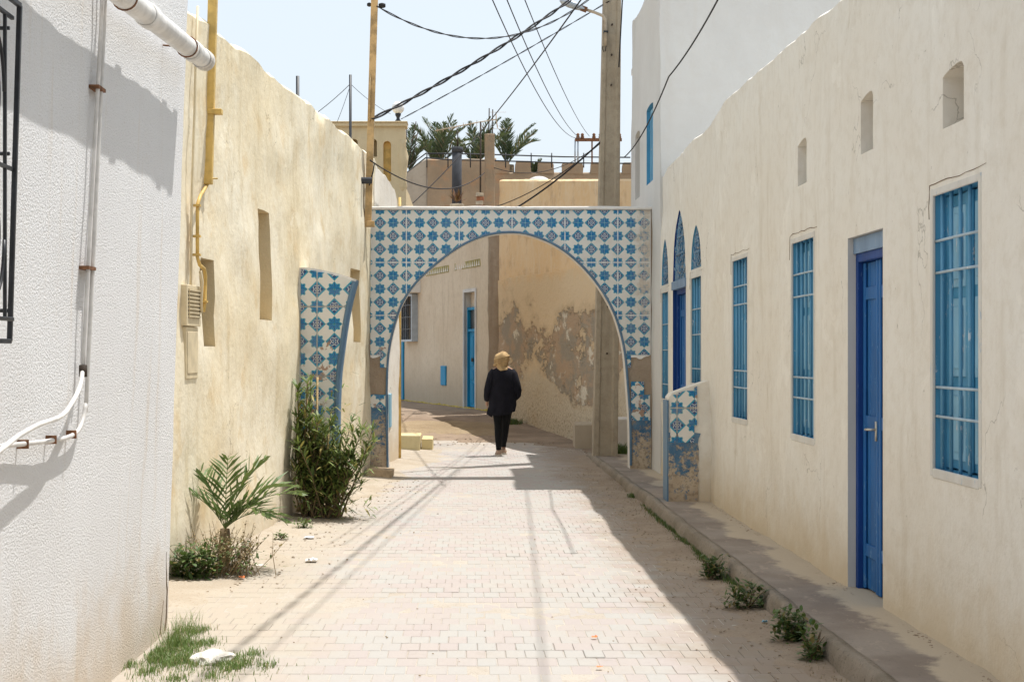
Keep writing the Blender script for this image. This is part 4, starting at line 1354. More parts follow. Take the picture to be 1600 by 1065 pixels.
# loose blocks at the wall foot
def block(label, cat, lo, hi, mat, name, jit=.012):
    mb = MB(); mb.box(lo, hi, 0, jit)
    o = mb.build(name, mat); tag(o, label, cat)
    m = o.modifiers.new('sub', 'SUBSURF'); m.subdivision_type = 'SIMPLE'; m.levels = m.render_levels = 3
    b = o.modifiers.new('bevel', 'BEVEL'); b.width = .012; b.segments = 2; b.limit_method = 'ANGLE'
    return o
p = px(596, 742, 20.3)
block('rough concrete block at the foot of the left arch pillar', 'concrete block', (-1.30, 20.10, -.02), (-.96, 20.56, .115), M['block_brown'], 'concrete_block')
block('weathered block edging the oleander bed at the wall foot', 'concrete block', (-1.70, 15.55, -.02), (-1.38, 15.68, .11), M['block_brown'], 'concrete_block')
def rock(name, c, r, mat, label, cat, sq=(1, 1, .6), seed=0):
    bm = bmesh.new(); bmesh.ops.create_icosphere(bm, subdivisions=3, radius=1)
    for v in bm.verts:
        k = 1 + .28 * fbm(v.co.x + seed, v.co.y, v.co.z, 1.3, 4)
        v.co = Vector((v.co.x * sq[0], v.co.y * sq[1], v.co.z * sq[2])) * r * k
    me = bpy.data.meshes.new(name); bm.to_mesh(me); bm.free(); me.materials.append(mat)
    o = link(name, me, None, c); return tag(o, label, cat)
rock('stone', (-1.315, 15.66, .045), .085, M['stone_white'], 'small white stone beside the block under the oleander', 'stone', (1, .8, .8), 3)
rock('stone', (-1.33, 8.18, .012), .11, M['stone_white'], 'flat white stone lying in the grass at the stucco house corner', 'stone', (1.0, 1.1, .38), 8)
s1 = block('larger yellow painted block beyond the left arch pillar', 'block', (-1.20, 25.5, -.05), (-.77, 26.6, .27), M['block_yellow'], 'yellow_block', .02)
s2 = block('smaller yellow painted block next to the larger one', 'block', (-.76, 25.8, -.05), (-.57, 26.6, .20), M['block_yellow'], 'yellow_block', .015)

# ================================================================= BEYOND THE ARCH
# tan facade on the left
fd = Vector((-.288, 1)).normalized()
fo = Vector((.5, 33.0))
fac = thing('tan_house', 'tan house with a turquoise door seen through the arch', 'house', (.5, 33, .36))
def fs_(y): return (y - 33.0) / fd.y
fw = wall('wall', fac, (fo.x, fo.y), fd, 8.4, .1, lambda s: 4.45, 
     [dict(s0=fs_(34.08), s1=fs_(34.92), z0=.40, z1=2.95, depth=.14, reveal=1, back=2),
      dict(s0=fs_(39.0), s1=fs_(40.1), z0=1.95, z1=3.05, depth=.12, reveal=0, back=3)],
     [M['facade'], M['white_paint'], M['facade'], M['dark_void']], amp=.015, step=.3, nside=1, seed=21, damp=.3)
def fpt(s, e, z):
    nn = Vector((-fd.y, fd.x))
    q = fo + fd * s + nn * e
    return Vector((q.x, q.y, z))
def fbox(mb, s0, s1, e0, e1, z0, z1, mi=0):
    vs = [fpt(s, e, z) for z in (z0, z1) for (s, e) in ((s0, e0), (s1, e0), (s1, e1), (s0, e1))]
    mb.add(vs, [(3, 2, 1, 0), (4, 5, 6, 7), (0, 1, 5, 4), (1, 2, 6, 5), (2, 3, 7, 6), (3, 0, 4, 7)], mi)
a, b = fs_(34.08), fs_(34.92)
mb = MB()
fbox(mb, a - .07, a, -.02, .03, .40, 2.95); fbox(mb, b, b + .07, -.02, .03, .40, 2.95); fbox(mb, a - .07, b + .07, -.02, .03, 2.951, 3.02)
mb.build('door_surround', M['white_paint'], fac)
mb = MB()
fbox(mb, a + .01, a + .07, -.135, -.05, .42, 2.62); fbox(mb, b - .07, b - .01, -.135, -.05, .42, 2.62); fbox(mb, a + .07, b - .07, -.135, -.05, 2.56, 2.62); fbox(mb, a + .07, b - .07, -.135, -.05, 2.08, 2.14)
dr = mb.build('door', M['cyan_door'], fac)
mid = (a + b) / 2
for (p, q) in ((a + .072, mid - .004), (mid + .004, b - .072)):
    mb = MB(); fbox(mb, p, q, -.13, -.09, .42, 2.08)
    for (zz, ze) in ((.5, .95), (1.02, 1.25), (1.32, 1.98)):
        fbox(mb, p + .06, q - .06, -.09, -.078, zz, ze)
    bevel(mb.build('door_leaf', M['cyan_door'], dr), .004)
    mb = MB(); fbox(mb, p + .03, q - .03, -.12, -.10, 2.15, 2.55); mb.build('pane', M['dark_void'], dr)
mb = MB(); fbox(mb, mid + .02, mid + .14, -.075, -.06, 1.42, 1.50); mb.build('letter_plate', M['grille_dark'], dr)
mb = MB(); fbox(mb, a - .25, b + .25, -.02, .10, .24, .39); bevel(mb.build('doorstep', M['facade'], fac), .01)
mb = MB()
fbox(mb, fs_(36.4), fs_(36.82), -.02, .03, .86, 1.31); bevel(mb.build('blue_hatch', M['cyan_door'], fac), .006)
for (p, q) in ((33.75, 35.7), (36.2, 38.2)):
    mb = MB(); fbox(mb, fs_(p), fs_(q), -.02, .008, 3.48, 3.64); v_ = mb.build('vent_strip', M['vent_metal'], fac)
    n = 12
    for k in range(n):
        mb = MB(); s0 = fs_(p) + (fs_(q) - fs_(p)) * (k + .15) / n; s1_ = fs_(p) + (fs_(q) - fs_(p)) * (k + .85) / n
        vs = [fpt(s0, .012, 3.50), fpt(s1_, .012, 3.50), fpt((s0 + s1_) / 2, .012, 3.62), fpt(s0, -.01, 3.50), fpt(s1_, -.01, 3.50), fpt((s0 + s1_) / 2, -.01, 3.62)]
        mb.add(vs, [(0, 1, 2), (0, 3, 4, 1), (1, 4, 5, 2), (2, 5, 3, 0)])
        mb.build('triangle_opening', M['stone_white'], v_)
a, b = fs_(39.0), fs_(40.1)
mb = MB(); fbox(mb, a, a + .06, .0, .16, 1.9, 3.08); fbox(mb, b - .06, b, .0, .16, 1.9, 3.08); fbox(mb, a + .06, b - .06, .0, .16, 1.9, 1.95); fbox(mb, a + .06, b - .06, .0, .16, 3.03, 3.08)
gw = mb.build('window', M['lamp_grey'], fac)
for k in range(5):
    mb = MB(); s0 = a + .1 + (b - a - .2) * k / 4; fbox(mb, s0, s0 + .02, .14, .16, 1.95, 3.03); mb.build('bar', M['black_iron'], gw)
for z_ in (2.2, 2.5, 2.8):
    mb = MB(); fbox(mb, a + .06, b - .06, .142, .158, z_, z_ + .02); mb.build('bar', M['black_iron'], gw)
mb = MB(); fbox(mb, a - .3, b + .3, .0, .30, 3.10, 3.55); bevel(mb.build('window_hood', M['capwhite'], fac), .01)
mb = MB(); fbox(mb, fs_(40.35), fs_(40.95), .0, .04, .42, 3.0); mb.build('blue_door', M['cyan_door'], fac)
mb = MB(); N = 40; vs = []
for k in range(N + 1):
    s = .02 + 8.2 * k / N
    z = .36 + .02 * fbm(s, 0, 0, 2); t_h = .05 + .025 * fbm(s, 4, 0, 3)
    vs += [fpt(s, .028, z - .15), fpt(s, .03, z + t_h), fpt(s, -.01, z + t_h)]
mb.add(vs, [(j * 3 + i, j * 3 + i + 1, (j + 1) * 3 + i + 1, (j + 1) * 3 + i) for j in range(N) for i in range(2)])
mb.build('yellow_plinth_line', M['yellow_line'], fac)
mb = MB(); fbox(mb, .0, 8.3, -4, -.36, 4.0, 4.15); mb.build('roof', M['brown'], fac)
# rough corner strip between both houses
cs = thing('rough_corner_pier', 'rough brown rendered pier at the corner between the tan and orange walls', 'pier', (.6, 32.9, 0))
mb = MB(); N = 26; vs = []
for j in range(N + 1):
    z = .1 + 4.5 * j / N
    for i, (x, y_) in enumerate(((.44, 33.1), (.45, 32.86), (.62, 32.80), (.80, 32.76), (.82, 33.1))):
        vs.append((x + .02 * fbm(x, y_, z, 2.5, 4), y_ + .03 * fbm(x + 5, y_, z, 2.5, 4), z))
mb.add(vs, [(j * 5 + i, j * 5 + i + 1, (j + 1) * 5 + i + 1, (j + 1) * 5 + i) for j in range(N) for i in range(4)])
mb.build('pier_shaft', M['rubble'], cs, True)

# orange house: slanted lower wall, set-back upper storey
og = thing('orange_house', 'orange house with badly peeling lower wall facing the arch', 'house', (1.5, 30, .3))
od = Vector((.255, -1)).normalized()
wall('wall', og, (.64, 32.45), od, 9.0, .0, lambda s: 3.1 + .015 * math.sin(s), [], M['peeling'], amp=.03, step=.22, nside=-1, seed=31, thick=.5, freq=.7, roundness=.01, ragged=.03)
wall('upper_wall', og, (.665, 32.45), od, 9.0, 2.9, lambda s: 1.6 + 269 * (32.45 - s * .969) / F, [], M['orange'], amp=.03, step=.22, nside=-1, seed=31, thick=.4, freq=.7)
mb = MB(); mb.add([(1.0, 32.4, 4.2), (3.2, 24.4, 4.2), (7, 24.5, 4.2), (7, 33.2, 4.2)], [(0, 1, 2, 3)]); mb.build('terrace_roof', M['capwhite'], og)
# hollow-brick vent and pale pilaster strip
mb = MB(); mb.box((.70, 32.30, 3.0), (.84, 32.6, 4.4)); bevel(mb.build('mortar_strip', M['mortar'], og), .01)
for k, z in enumerate((4.02, 4.10, 4.18, 3.86, 3.78)):
    for i in (0, 1):
        mb = MB(); mb.box((.715 + i * .058, 32.28, z), (.715 + i * .058 + .045, 32.305, z + .06)); mb.build('brick_hole', M['brick'], og)
# low ledge at its foot
def rough_wall(name, label, cat, x0, x1, Y, z0, z1, mat, thick=.3, step=.3, amp=.02, openings=(), top=None, seed=0, ragged=.02):
    t = thing(name, label, cat, ((x0 + x1) / 2, Y, z0))
    wall('wall', t, (x0, Y), (1, 0), x1 - x0, z0, top or (lambda s: z1), list(openings), mat, amp=amp, step=step, nside=-1, thick=thick, seed=seed, ragged=ragged)
    return t
rough_wall('low_ledge', 'low rough ledge at the foot of the orange wall by the pole', 'ledge', 1.80, 3.0, 26.3, 0, .40, M['facade'], .5, seed=41)
rough_wall('low_white_wall', 'low white wall glimpsed between the concrete pole and the right arch pillar', 'wall', 2.30, 3.2, 24.9, 0, .55, M['capwhite'], .3, seed=42)

# roofscape
def brownwall():
    t = thing('brown_roof_wall', 'brown patchy rendered wall on the roofs behind the left half of the arch', 'wall', (-.5, 41, 4))
    sc = F / 41.0
    X = lambda u: (u - 730) / sc
    tp_ = spline([(X(620), EYE + (552 - 283) / sc), (X(628), EYE + (552 - 275) / sc), (X(664), EYE + (552 - 249) / sc), (X(700), EYE + (552 - 250) / sc), (X(775), EYE + (552 - 252) / sc)])
    x0 = X(600)
    wall('wall', t, (x0, 41.0), (1, 0), X(667) - x0, 3.8, lambda s: min(tp_(x0 + s), 6.75), [], M['greyblock'], amp=.02, step=.25, nside=-1, seed=51)
    wall('patched_wall', t, (X(667) + .01, 40.95), (1, 0), X(775) - X(667), 3.8, lambda s: 6.65, [], M['brown'], amp=.03, step=.25, nside=-1, seed=52, ragged=.04)
    return t
brownwall()
# crenellated parapet
cr = thing('crenellated_parapet', 'brown crenellated roof parapet above the orange wall', 'parapet', (3.5, 37, 5))
sc = F / 37.0
cx = lambda u: (u - 730) / sc
cz = lambda v: EYE + (552 - v) / sc
mb = MB(); wall('wall', cr, (cx(770), 37.0), (1, 0), cx(1010) - cx(770), 4.6, lambda s: cz(271), [], M['brown'], amp=.03, step=.25, nside=-1, seed=61, thick=.3)
for (u0, u1) in ((771, 796), (805, 830), (840, 866), (878, 911.5), (923, 962), (973, 1010)):
    mb = MB(); N = 5; a0, a1 = cx(u0), cx(u1); z0, z1 = cz(270), cz(252.5 if u0 < 840 else 254.5)
    ring = []
    for yy in (36.99, 37.29):
        for (xx, zz) in ((a0, z0 - .02), (a1, z0 - .02), (a1 - .004, z0 + .12), (a1 - .006, z1 - .03), (a1 - .03, z1 + .01), (a0 + .03, z1 + .015), (a0 + .008, z1 - .03), (a0 + .002, z0 + .12)):
            ring.append((xx + R.uniform(-.012, .012), yy, zz + R.uniform(-.012, .012)))
    fs = [tuple(range(8)), tuple(range(15, 7, -1))] + [(i, i + 8, (i + 1) % 8 + 8, (i + 1) % 8) for i in range(8)]
    mb.add(ring, fs)
    mb.build('merlon', M['brown'], cr)
# concrete column with rebars
col_ = thing('roof_column', 'unfinished concrete roof column with two rebars sticking up', 'column', px(765, 300, 34))
sc = F / 34.0; X = lambda u: (u - 730) / sc; Zz = lambda v: EYE + (552 - v) / sc
mb = MB(); mb.box((X(757.5), 34.0, Zz(330)), (X(772.5), 34.25, Zz(209)), 0, .008); bevel(mb.build('shaft', M['brown'], col_), .02, 2)
for u, v in ((764, 168), (769.5, 170)):
    mb = MB(); mb.tube([(X(u), 34.1, Zz(212)), (X(u + .5), 34.1, Zz(v))], .012, 6); mb.build('rebar', M['grille_dark'], col_, True)
# grey plastic chimney pipe
gc = thing('grey_chimney_pipe', 'thick dark grey vent pipe standing on the roofs above the arch', 'vent pipe', px(714, 320, 33.8))
sc = F / 33.8; X = lambda u: (u - 730) / sc; Zz = lambda v: EYE + (552 - v) / sc
mb = MB(); mb.tube([(X(713.5), 33.8, Zz(345)), (X(714), 33.8, Zz(236))], .105, 18); mb.build('pipe', M['grey_pipe'], gc, True)
mb = MB(); mb.tube([(X(714.5), 33.8, Zz(238)), (X(714.5), 33.8, Zz(230))], .122, 18); mb.build('cap_ring', M['grey_pipe'], gc, True)
mb = MB(); mb.tube([(X(715), 33.8, Zz(232)), (X(715.5), 33.8, Zz(196))], [.02, .004], 6); mb.build('spike', M['grille_dark'], gc, True)
# antenna mast
an = thing('roof_antenna', 'rusty television antenna on a thin mast above the palm crowns', 'antenna', px(750, 320, 33.5))
sc = F / 33.5
mb = MB(); mb.tube([px(750.5, 335, 33.5), px(751, 190, 33.5)], .018, 6); mb.build('mast', M['grille_dark'], an, True)
mb = MB(); mb.tube([px(680, 204.5, 33.5), px(712, 198, 33.5), px(748, 191, 33.5), px(776, 186.5, 33.5)], .012, 6); mb.build('boom', M['lamp_arm'], an, True)
for k, u in enumerate((683, 692, 702, 713, 724, 735, 745)):
    mb = MB(); p = px(u, 204 - (u - 680) * .185, 33.5); mb.tube([p + Vector((0, -.35, 0)), p + Vector((0, .35, 0))], .006, 5); mb.build('element', M['lamp_arm'], an)
mb = MB(); mb.tube([px(775, 176, 33.5), px(775.5, 188, 33.5), px(777.5, 200, 33.5)], .012, 6)
mb.tube([px(765, 175.5, 33.5), px(791, 175.5, 33.5)], .004, 5); mb.tube([px(769, 201.5, 33.5), px(788, 201.5, 33.5)], .004, 5)
mb.build('reflector', M['lamp_arm'], an, True)
# brick stack under the mast, plant in a basket
bs = thing('brick_stack', 'small stack of broken red hollow bricks at the foot of the antenna mast', 'bricks', px(750, 322, 33.3))
for k in range(5):
    p = px(750 + R.uniform(-1.5, 1.5), 330 - k * 6.5, 33.3)
    mb = MB(); mb.box(tuple(p + Vector((-.075, -.06, -.04))), tuple(p + Vector((.075, .06, .04))), 0, .008); mb.build('brick', M['brick'] if k % 2 else M['mortar'], bs)
bk = thing('potted_dead_plant', 'withered reddish plant in a pale woven basket on top beyond the arch', 'potted plant', px(713, 322, 33.0))
mb = MB(); c = px(714, 334, 33.0); mb.lathe(c, [(.10, 0), (.14, .08), (.15, .20), (.135, .205), (.12, .12)], 14); mb.build('basket', M['mortar'], bk, False)
mb = MB(); c = px(714, 318, 33.0)
for k in range(70):
    a = R.uniform(0, 6.28); e = R.uniform(.08, .36); sp = R.uniform(0, .24)
    t = c + Vector((math.cos(a) * sp, math.sin(a) * sp, e)); w = R.uniform(.008, .018)
    q = c + Vector((math.cos(a) * sp * .3, math.sin(a) * sp * .3, e * .3))
    side = Vector((-math.sin(a), math.cos(a), R.uniform(-.5, .5))) * w
    mb.add([q, (q + t) / 2 + side, t, (q + t) / 2 - side], [(0, 1, 2, 3)])
mb.build('foliage', M['reddry'], bk)
# satellite dish seen from behind/edge
sd = thing('satellite_dish', 'pale satellite dish rim peeking over the orange upper wall', 'satellite dish', px(842, 288, 33.2))
mb = MB(); c = px(842, 289, 33.3); vs = []; fs = []
n = 24
for j in range(6):
    r = .26 * j / 5
    for k in range(n):
        a = 2 * math.pi * k / n
        vs.append(c + Vector((r * math.cos(a), .35 * r * r / .26 - .1, .68 * r * math.sin(a))))
fs = [(j * n + k, j * n + (k + 1) % n, (j + 1) * n + (k + 1) % n, (j + 1) * n + k) for j in range(5) for k in range(n)]
mb.add(vs, fs); o = mb.build('reflector_dish', M['dish'], sd, True); sm = o.modifiers.new('s', 'SOLIDIFY'); sm.thickness = .012
mb = MB(); mb.tube([c + Vector((0, .1, -.1)), c + Vector((0, .15, -.35))], .02, 6); mb.build('mount', M['lamp_grey'], sd, True)

# roof railing
rl_ = thing('roof_railing', 'thin black two-bar railing along the roofs behind the arch', 'railing', px(800, 250, 35.5))
for dv, nm in ((0, 0), (9.5, 1)):
    mb = MB(); mb.tube([px(628, 268 + dv * .8, 39.5), px(665, 240 + dv * .7, 36.5), px(700, 240 + dv, 36.4), px(770, 241.5 + dv, 36.4), px(880, 245 + dv, 36.4), px(985, 246 + dv, 36.4)], .016, 6)
    mb.build('rail', M['black_iron'], rl_, True)
for u in (667, 700, 735, 790, 830, 862, 912, 950):
    mb = MB(); mb.tube([px(u, 262, 36.4), px(u, 239, 36.4)], .014, 6); mb.build('rail_post', M['black_iron'], rl_, True)
for u0, u1, v in ((632, 636, 195), (637, 650, 190), (641, 653, 205)):
    mb = MB(); mb.tube([px(u0, 262, 38.0), px(u1, v, 38.0)], .012, 5)
    mb.build('leaning_rod', M['grille_dark'], rl_, True)

# date palms behind the roofs
def frond(base, az, el, L, droop, mat, nleaf=34, wl=.022, ll=.5, parent=None, name='frond', lift=.5, spread=1.0):
    mb = MB()
    pts = []; p = Vector(base); n = 14
    e = el
    for k in range(n + 1):
        pts.append(p.copy())
        dv = Vector((math.cos(az) * math.cos(e), math.sin(az) * math.cos(e), math.sin(e)))
        p += dv * L / n; e -= droop / n * (1 + k * .08)
    mb.tube(pts, [max(.003, .018 * (L / 2) * (1 - k / (n + 1))) for k in range(n + 1)], 5)
    for k in range(nleaf):
        t = .12 + .88 * k / nleaf
        f = t * n; i = min(n - 1, int(f)); c = pts[i].lerp(pts[i + 1], f - i)
        tg = (pts[i + 1] - pts[i]).normalized()
        sd_ = tg.cross(Vector((0, 0, 1)))
        sd_ = sd_.normalized() if sd_.length > 1e-3 else Vector((1, 0, 0))
        up = sd_.cross(tg)
        for s in (-1, 1):
            l = ll * (math.sin(math.pi * min(1, t * .9 + .12)) ** .6) * R.uniform(.8, 1.1)
            dv = (tg * R.uniform(.75, 1.1) + sd_ * s * spread * R.uniform(.55, .9) + up * R.uniform(.0, lift)).normalized()
            tip = c + dv * l + Vector((0, 0, -.07 * l))
            m_ = c + dv * l * .45 + Vector((0, 0, .02 * l))
            wv = dv.cross(up).normalized() * wl * .5 + up * R.uniform(-.7, .7) * wl
            mb.add([c - wv * .4, c + wv * .4, m_ + wv, tip, m_ - wv], [(0, 1, 2, 4), (4, 2, 3)])
    return mb.build(name, mat, parent)
def palm(base, ztop, n, L, label, seed):
    t = thing('palm_tree', label, 'palm tree', (base[0], base[1], .3))
    mb = MB(); mb.tube([(base[0], base[1], .2), (base[0] + .1, base[1], ztop * .5), (base[0], base[1], ztop)], [.25, .2, .2], 10); mb.build('trunk', M['stem'], t, True)
    global R
    keep = R; R = random.Random(seed)
    for k in range(n):
        az = k * 2.399 + R.uniform(-.2, .2); el = math.radians(R.uniform(48, 88))
        frond((base[0], base[1], ztop), az, el, L * R.uniform(.8, 1.12), R.uniform(.15, .75), M['farpalm'], 30, .034, .40, t)
    R = keep
# (heights at 46 m)
def pz(v, Y): return EYE + (552 - v) * Y / F
palm(((684 - 730) * 46 / F, 46), pz(262, 46), 15, 1.6, 'date palm crown behind the roofs left of the grey vent pipe', 5)
palm(((745 - 730) * 47 / F, 47), pz(262, 47), 14, 1.6, 'date palm crown behind the roofs between vent pipe and concrete column', 8)
palm(((793 - 730) * 48 / F, 48), pz(258, 48), 9, 1.45, 'sparser date palm crown just right of the concrete column', 11)
palm(((640 - 730) * 45 / F, 45), pz(272, 45), 7, 1.25, 'low date palm crown beside the ochre house parapet', 14)
palm(((833 - 730) * 49 / F, 49), pz(285, 49), 6, .7, 'tiny palm top showing between two merlons of the parapet', 17)

# ochre house with balustrade, left background
oh = thing('ochre_house', 'ochre house with arched openings in its roof parapet behind the yellow wall', 'house', (-1.7, 27, 0))
sc = F / 27.0; X = lambda u: (u - 730) / sc; Zz = lambda v: EYE + (552 - v) / sc
arcs = [(546.5, 559, 217, 245), (577, 589, 217, 245)]
x0 = X(430)
wall('wall', oh, (x0, 27.0), (1, 0), X(634) - x0, 3.5, lambda s: Zz(197),
     [dict(s0=X(a) - x0, s1=X(b) - x0, z0=Zz(d), z1=Zz(c + 5), depth=.28, reveal=0, arch=(lambda t: .055 * math.sqrt(max(0, 1 - (2 * t - 1) ** 2)) / 1.0)) for a, b, c, d in arcs] +
     [dict(s0=X(599) - x0, s1=X(611) - x0, z0=Zz(283), z1=Zz(226), depth=.10, reveal=1, back=1, arch=(lambda t: .06 * math.sqrt(max(0, 1 - (2 * t - 1) ** 2))))],
     [M['ochre'], M['yel_pipe']], amp=.01, step=.25, nside=-1, seed=71, thick=.28)
mb = MB(); mb.box((x0, 26.93, Zz(198)), (X(636), 27.33, Zz(192))); mb.box((x0, 26.9, Zz(192)), (X(637), 27.36, Zz(190.5))); bevel(mb.build('cornice', M['ochre'], oh), .008)
mb = MB(); mb.box((x0, 27.1, 0), (-1.5, 32, 3.5)); mb.build('ground_floor', M['ochre'], oh)
mb = MB(); mb.box((x0, 27.0, 3.38), (X(634), 31.2, 3.498)); mb.build('floor_slab', M['ochre'], oh)
wall('side_wall', oh, (X(634), 27.29), (0, 1), 3.8, 3.5, lambda s: Zz(290), [], M['ochre'], amp=.01, step=.4, nside=-1, seed=72)
mb = MB(); mb.box((X(430), 27.3, 4.2), (X(633), 33, 4.3)); mb.build('roof', M['ochre'], oh)
for u in (628,):
    mb = MB(); mb.lathe((X(u + 1), 27.05, Zz(300)), [(.05, 0), (.08, .1), (.06, .25), (.09, .5), (.10, .62), (.05, .82), (.07, .9)], 12); mb.build('baluster', M['ochre'], oh, True)
gl = thing('globe_lamp', 'white globe lamp on a black base at the corner of the ochre parapet', 'lamp', px(622, 192, 27))
c = px(622, 191, 27.1)
mb = MB(); mb.lathe(c, [(.05, 0), (.055, .02), (.03, .05), (.028, .08), (.05, .12), (.05, .15)], 14); mb.build('lamp_base', M['black_iron'], gl, True)
mb = MB(); prof = [(.108 * math.sin(math.pi * k / 12) + .0005, .15 + .10 - .108 * math.cos(math.pi * k / 12)) for k in range(13)]
mb.lathe(c, prof, 20); mb.build('globe', M['globe'], gl, True)
# small roof poles over the yellow wall
for (u, v0, v1, Y, lab) in ((465, 175, 119, 22.0, 'short black rod standing behind the yellow wall top, left one'), (547.5, 200, 117, 25.5, 'taller black rod with guy wires in front of the ochre parapet')):
    mb = MB(); mb.tube([px(u, v0 + 260, Y) , px(u, v1, Y)], .024 if Y < 23 else .022, 8)
    tag(mb.build('roof_pole', M['black_iron'], None, True), lab, 'pole')

# ================================================================= concrete pole and street lamp
PY = 23.5
pole = thing('concrete_pole', 'tall weathered concrete utility pole beside the right end of the arch', 'utility pole', (2.06, PY, 0))
mb = MB(); vs = []
H = 8.0; N = 24
for j in range(N + 1):
    z = H * j / N; t = j / N
    cx_ = 2.06 + .125 * t; w = .185 - .062 * t; dd = .14 - .04 * t
    r1 = .003 * fbm(1, z, 0, 3)
    # rectangular section with a sunken web on the front
    for (a, b) in ((-w, dd), (-w, -dd), (-w * .55, -dd), (-w * .5, -dd + .022), (w * .5, -dd + .022), (w * .55, -dd), (w, -dd), (w, dd)):
        vs.append((cx_ + a + r1, PY + b, z + .04))
fs = [(j * 8 + i, j * 8 + (i + 1) % 8, (j + 1) * 8 + (i + 1) % 8, (j + 1) * 8 + i) for j in range(N) for i in range(8)]
fs.append(tuple(N * 8 + i for i in range(8)))
mb.add(vs, fs); bevel(mb.build('shaft', M['concrete'], pole), .012, 2)
for z in (1.6, 2.3, 2.9, 5.6, 6.05, 6.5):
    mb = MB(); x = 2.06 + .125 * z / H; mb.tube([(x, PY - .135, z), (x, PY - .08, z)], .014, 8); mb.build('bolt_hole', M['grille_dark'], pole)
lm = thing('street_lamp', 'grey street lamp head on a bent arm fixed to the concrete pole', 'street lamp', px(945, 60, 23.3))
mb = MB(); YL = 23.35
mb.tube([px(946.5, 72, YL), px(946.5, 45, YL), px(946, 32, YL), px(942, 25, YL), px(930, 20, YL), px(912, 14, YL)], [.022, .022, .024, .024, .022, .022], 8); mb.build('arm', M['lamp_arm'], lm, True)
mb = MB(); a = px(914, 15, YL); b = px(884, 4, YL); d = (b - a).normalized(); up = Vector((-d.z, 0, d.x)); up = up if up.z > 0 else -up
sec = [(0, .035), (.05, .05), (.12, .075), (.25, .085), (.36, .06), (.40, .02)]
vs = []
for s, r in sec:
    for k in range(12):
        an_ = 2 * math.pi * k / 12
        vs.append(a + d * s + up * (r * .7 * math.sin(an_)) + Vector((0, r * 1.1 * math.cos(an_), 0)))
mb.add(vs, [(j * 12 + k, j * 12 + (k + 1) % 12, (j + 1) * 12 + (k + 1) % 12, (j + 1) * 12 + k) for j in range(5) for k in range(12)] + [tuple(range(11, -1, -1)), tuple(60 + k for k in range(12))])
mb.build('lamp_head', M['lamp_grey'], lm, True)
mb = MB(); mb.obox(a + d * .02, d * .05, up * .035, (0, .04, 0)); mb.build('lamp_socket', M['rust'], lm)
mb = MB(); mb.tube([px(942, 72, YL), px(941, 76, YL), px(943, 81, YL), px(946, 80, YL), px(947, 72, YL)], .006, 6); mb.build('cable_loop', M['cable'], lm, True)
mb = MB(); mb.obox(px(946.5, 50, YL), (.035, 0, 0), (0, .035, 0), (0, 0, .012)); mb.build('arm_clamp', M['black_iron'], lm)

# roof crossbar carrying wires
xb = thing('wire_crossbar', 'rusty crossbar on two short posts where the roof wires meet', 'wire bracket', px(912, 250, 36))
mb = MB(); mb.obox(px(935, 218.5, 36), (36.5 * 36 / F, 0, 0), (0, .03, 0), (0, 0, .035)); mb.build('beam', M['rust'], xb)
for u in (898.5, 903, 925):
    mb = MB(); mb.tube([px(u, 255, 36), px(u, 218, 36)], .018, 6); mb.build('stand', M['lamp_grey'] if u < 910 else M['rust'], xb, True)
for u in (903, 910, 928, 938, 968):
    mb = MB(); mb.lathe(px(u, 217, 35.98), [(.03, 0), (.045, .04), (.03, .07), (.04, .10), (.015, .13)], 8); mb.build('insulator', M['rust'], xb, True)

# ---------------------------------------------------------------- cables
def cat(a, b, sag, n=24):
    a = Vector(a); b = Vector(b)
    return [a.lerp(b, k / n) + Vector((0, 0, -sag * 4 * (k / n) * (1 - k / n))) for k in range(n + 1)]
def cable(name, pts, r, label, mat='cable', cat_='cable', twist=0):
    mb = MB()
    if twist:
        fine = []
        L = sum((Vector(q) - Vector(p)).length for p, q in zip(pts, pts[1:]))
        n = int(L / .05)
        seg = len(pts) - 1
        base = []
        for k in range(n + 1):
            f = k / n * seg; i = min(seg - 1, int(f)); base.append(Vector(pts[i]).lerp(Vector(pts[i + 1]), f - i))
        for s in range(twist):
            out = []
            for k, p in enumerate(base):
                t = (base[min(k + 1, n)] - base[max(k - 1, 0)]).normalized()
                a = t.cross(Vector((0, 0, 1))).normalized(); b = t.cross(a)
                w = k * .05 / .85 * 2 * math.pi + s * 2 * math.pi / twist
                out.append(p + (a * math.cos(w) + b * math.sin(w)) * r * .75)
            mb.tube(out, r * .62, 5)
    else:
        mb.tube(pts, r, 6)
    return tag(mb.build(name, M[mat], None, True), label, cat_)
PT_ = Vector((2.16, PY - .1, 7.25))
postp = px(582, 186, 20.05)
cable('twisted_cable', cat(postp, px(938, -34, 23.4), .10), .021, 'thick twisted black cable rising from the tan post up to the concrete pole', twist=2)
cable('overhead_cable', cat(px(589, 10, 20.05), px(946, -22, 23.4), 1.17 * .5, 40), .011, 'twisted thin cable sagging between the tan post top and the concrete pole', twist=2)
mb = MB(); c = px(597, 9, 20.1); mb.lathe(c + Vector((0, 0, -.03)), [(.02, 0), (.045, .01), (.045, .05), (.02, .06)], 10)
mb.lathe(px(577, 7, 20.1) + Vector((0, 0, -.03)), [(.015, 0), (.03, .01), (.03, .04), (.01, .05)], 8); tag(mb.build('cable_clamp', M['cable'], None, True), 'black cable clamp near the top of the tan post', 'clamp')
cable('overhead_cable', cat(px(627, 186, 27.1), px(952, 2, 23.35), .03), .0085, 'thin dashed cable from the globe lamp corner up to the concrete pole', twist=2)
cable('overhead_cable', cat(px(752, 205, 33.5), px(912, -6, 20), .05) , .010, 'cable slanting from the antenna mast up to the top of the picture')
cable('overhead_cable', cat(px(752, 205, 33.5), px(640, 322, 31.5), .05), .011, 'cable slanting down left from the antenna mast across the grey vent pipe')
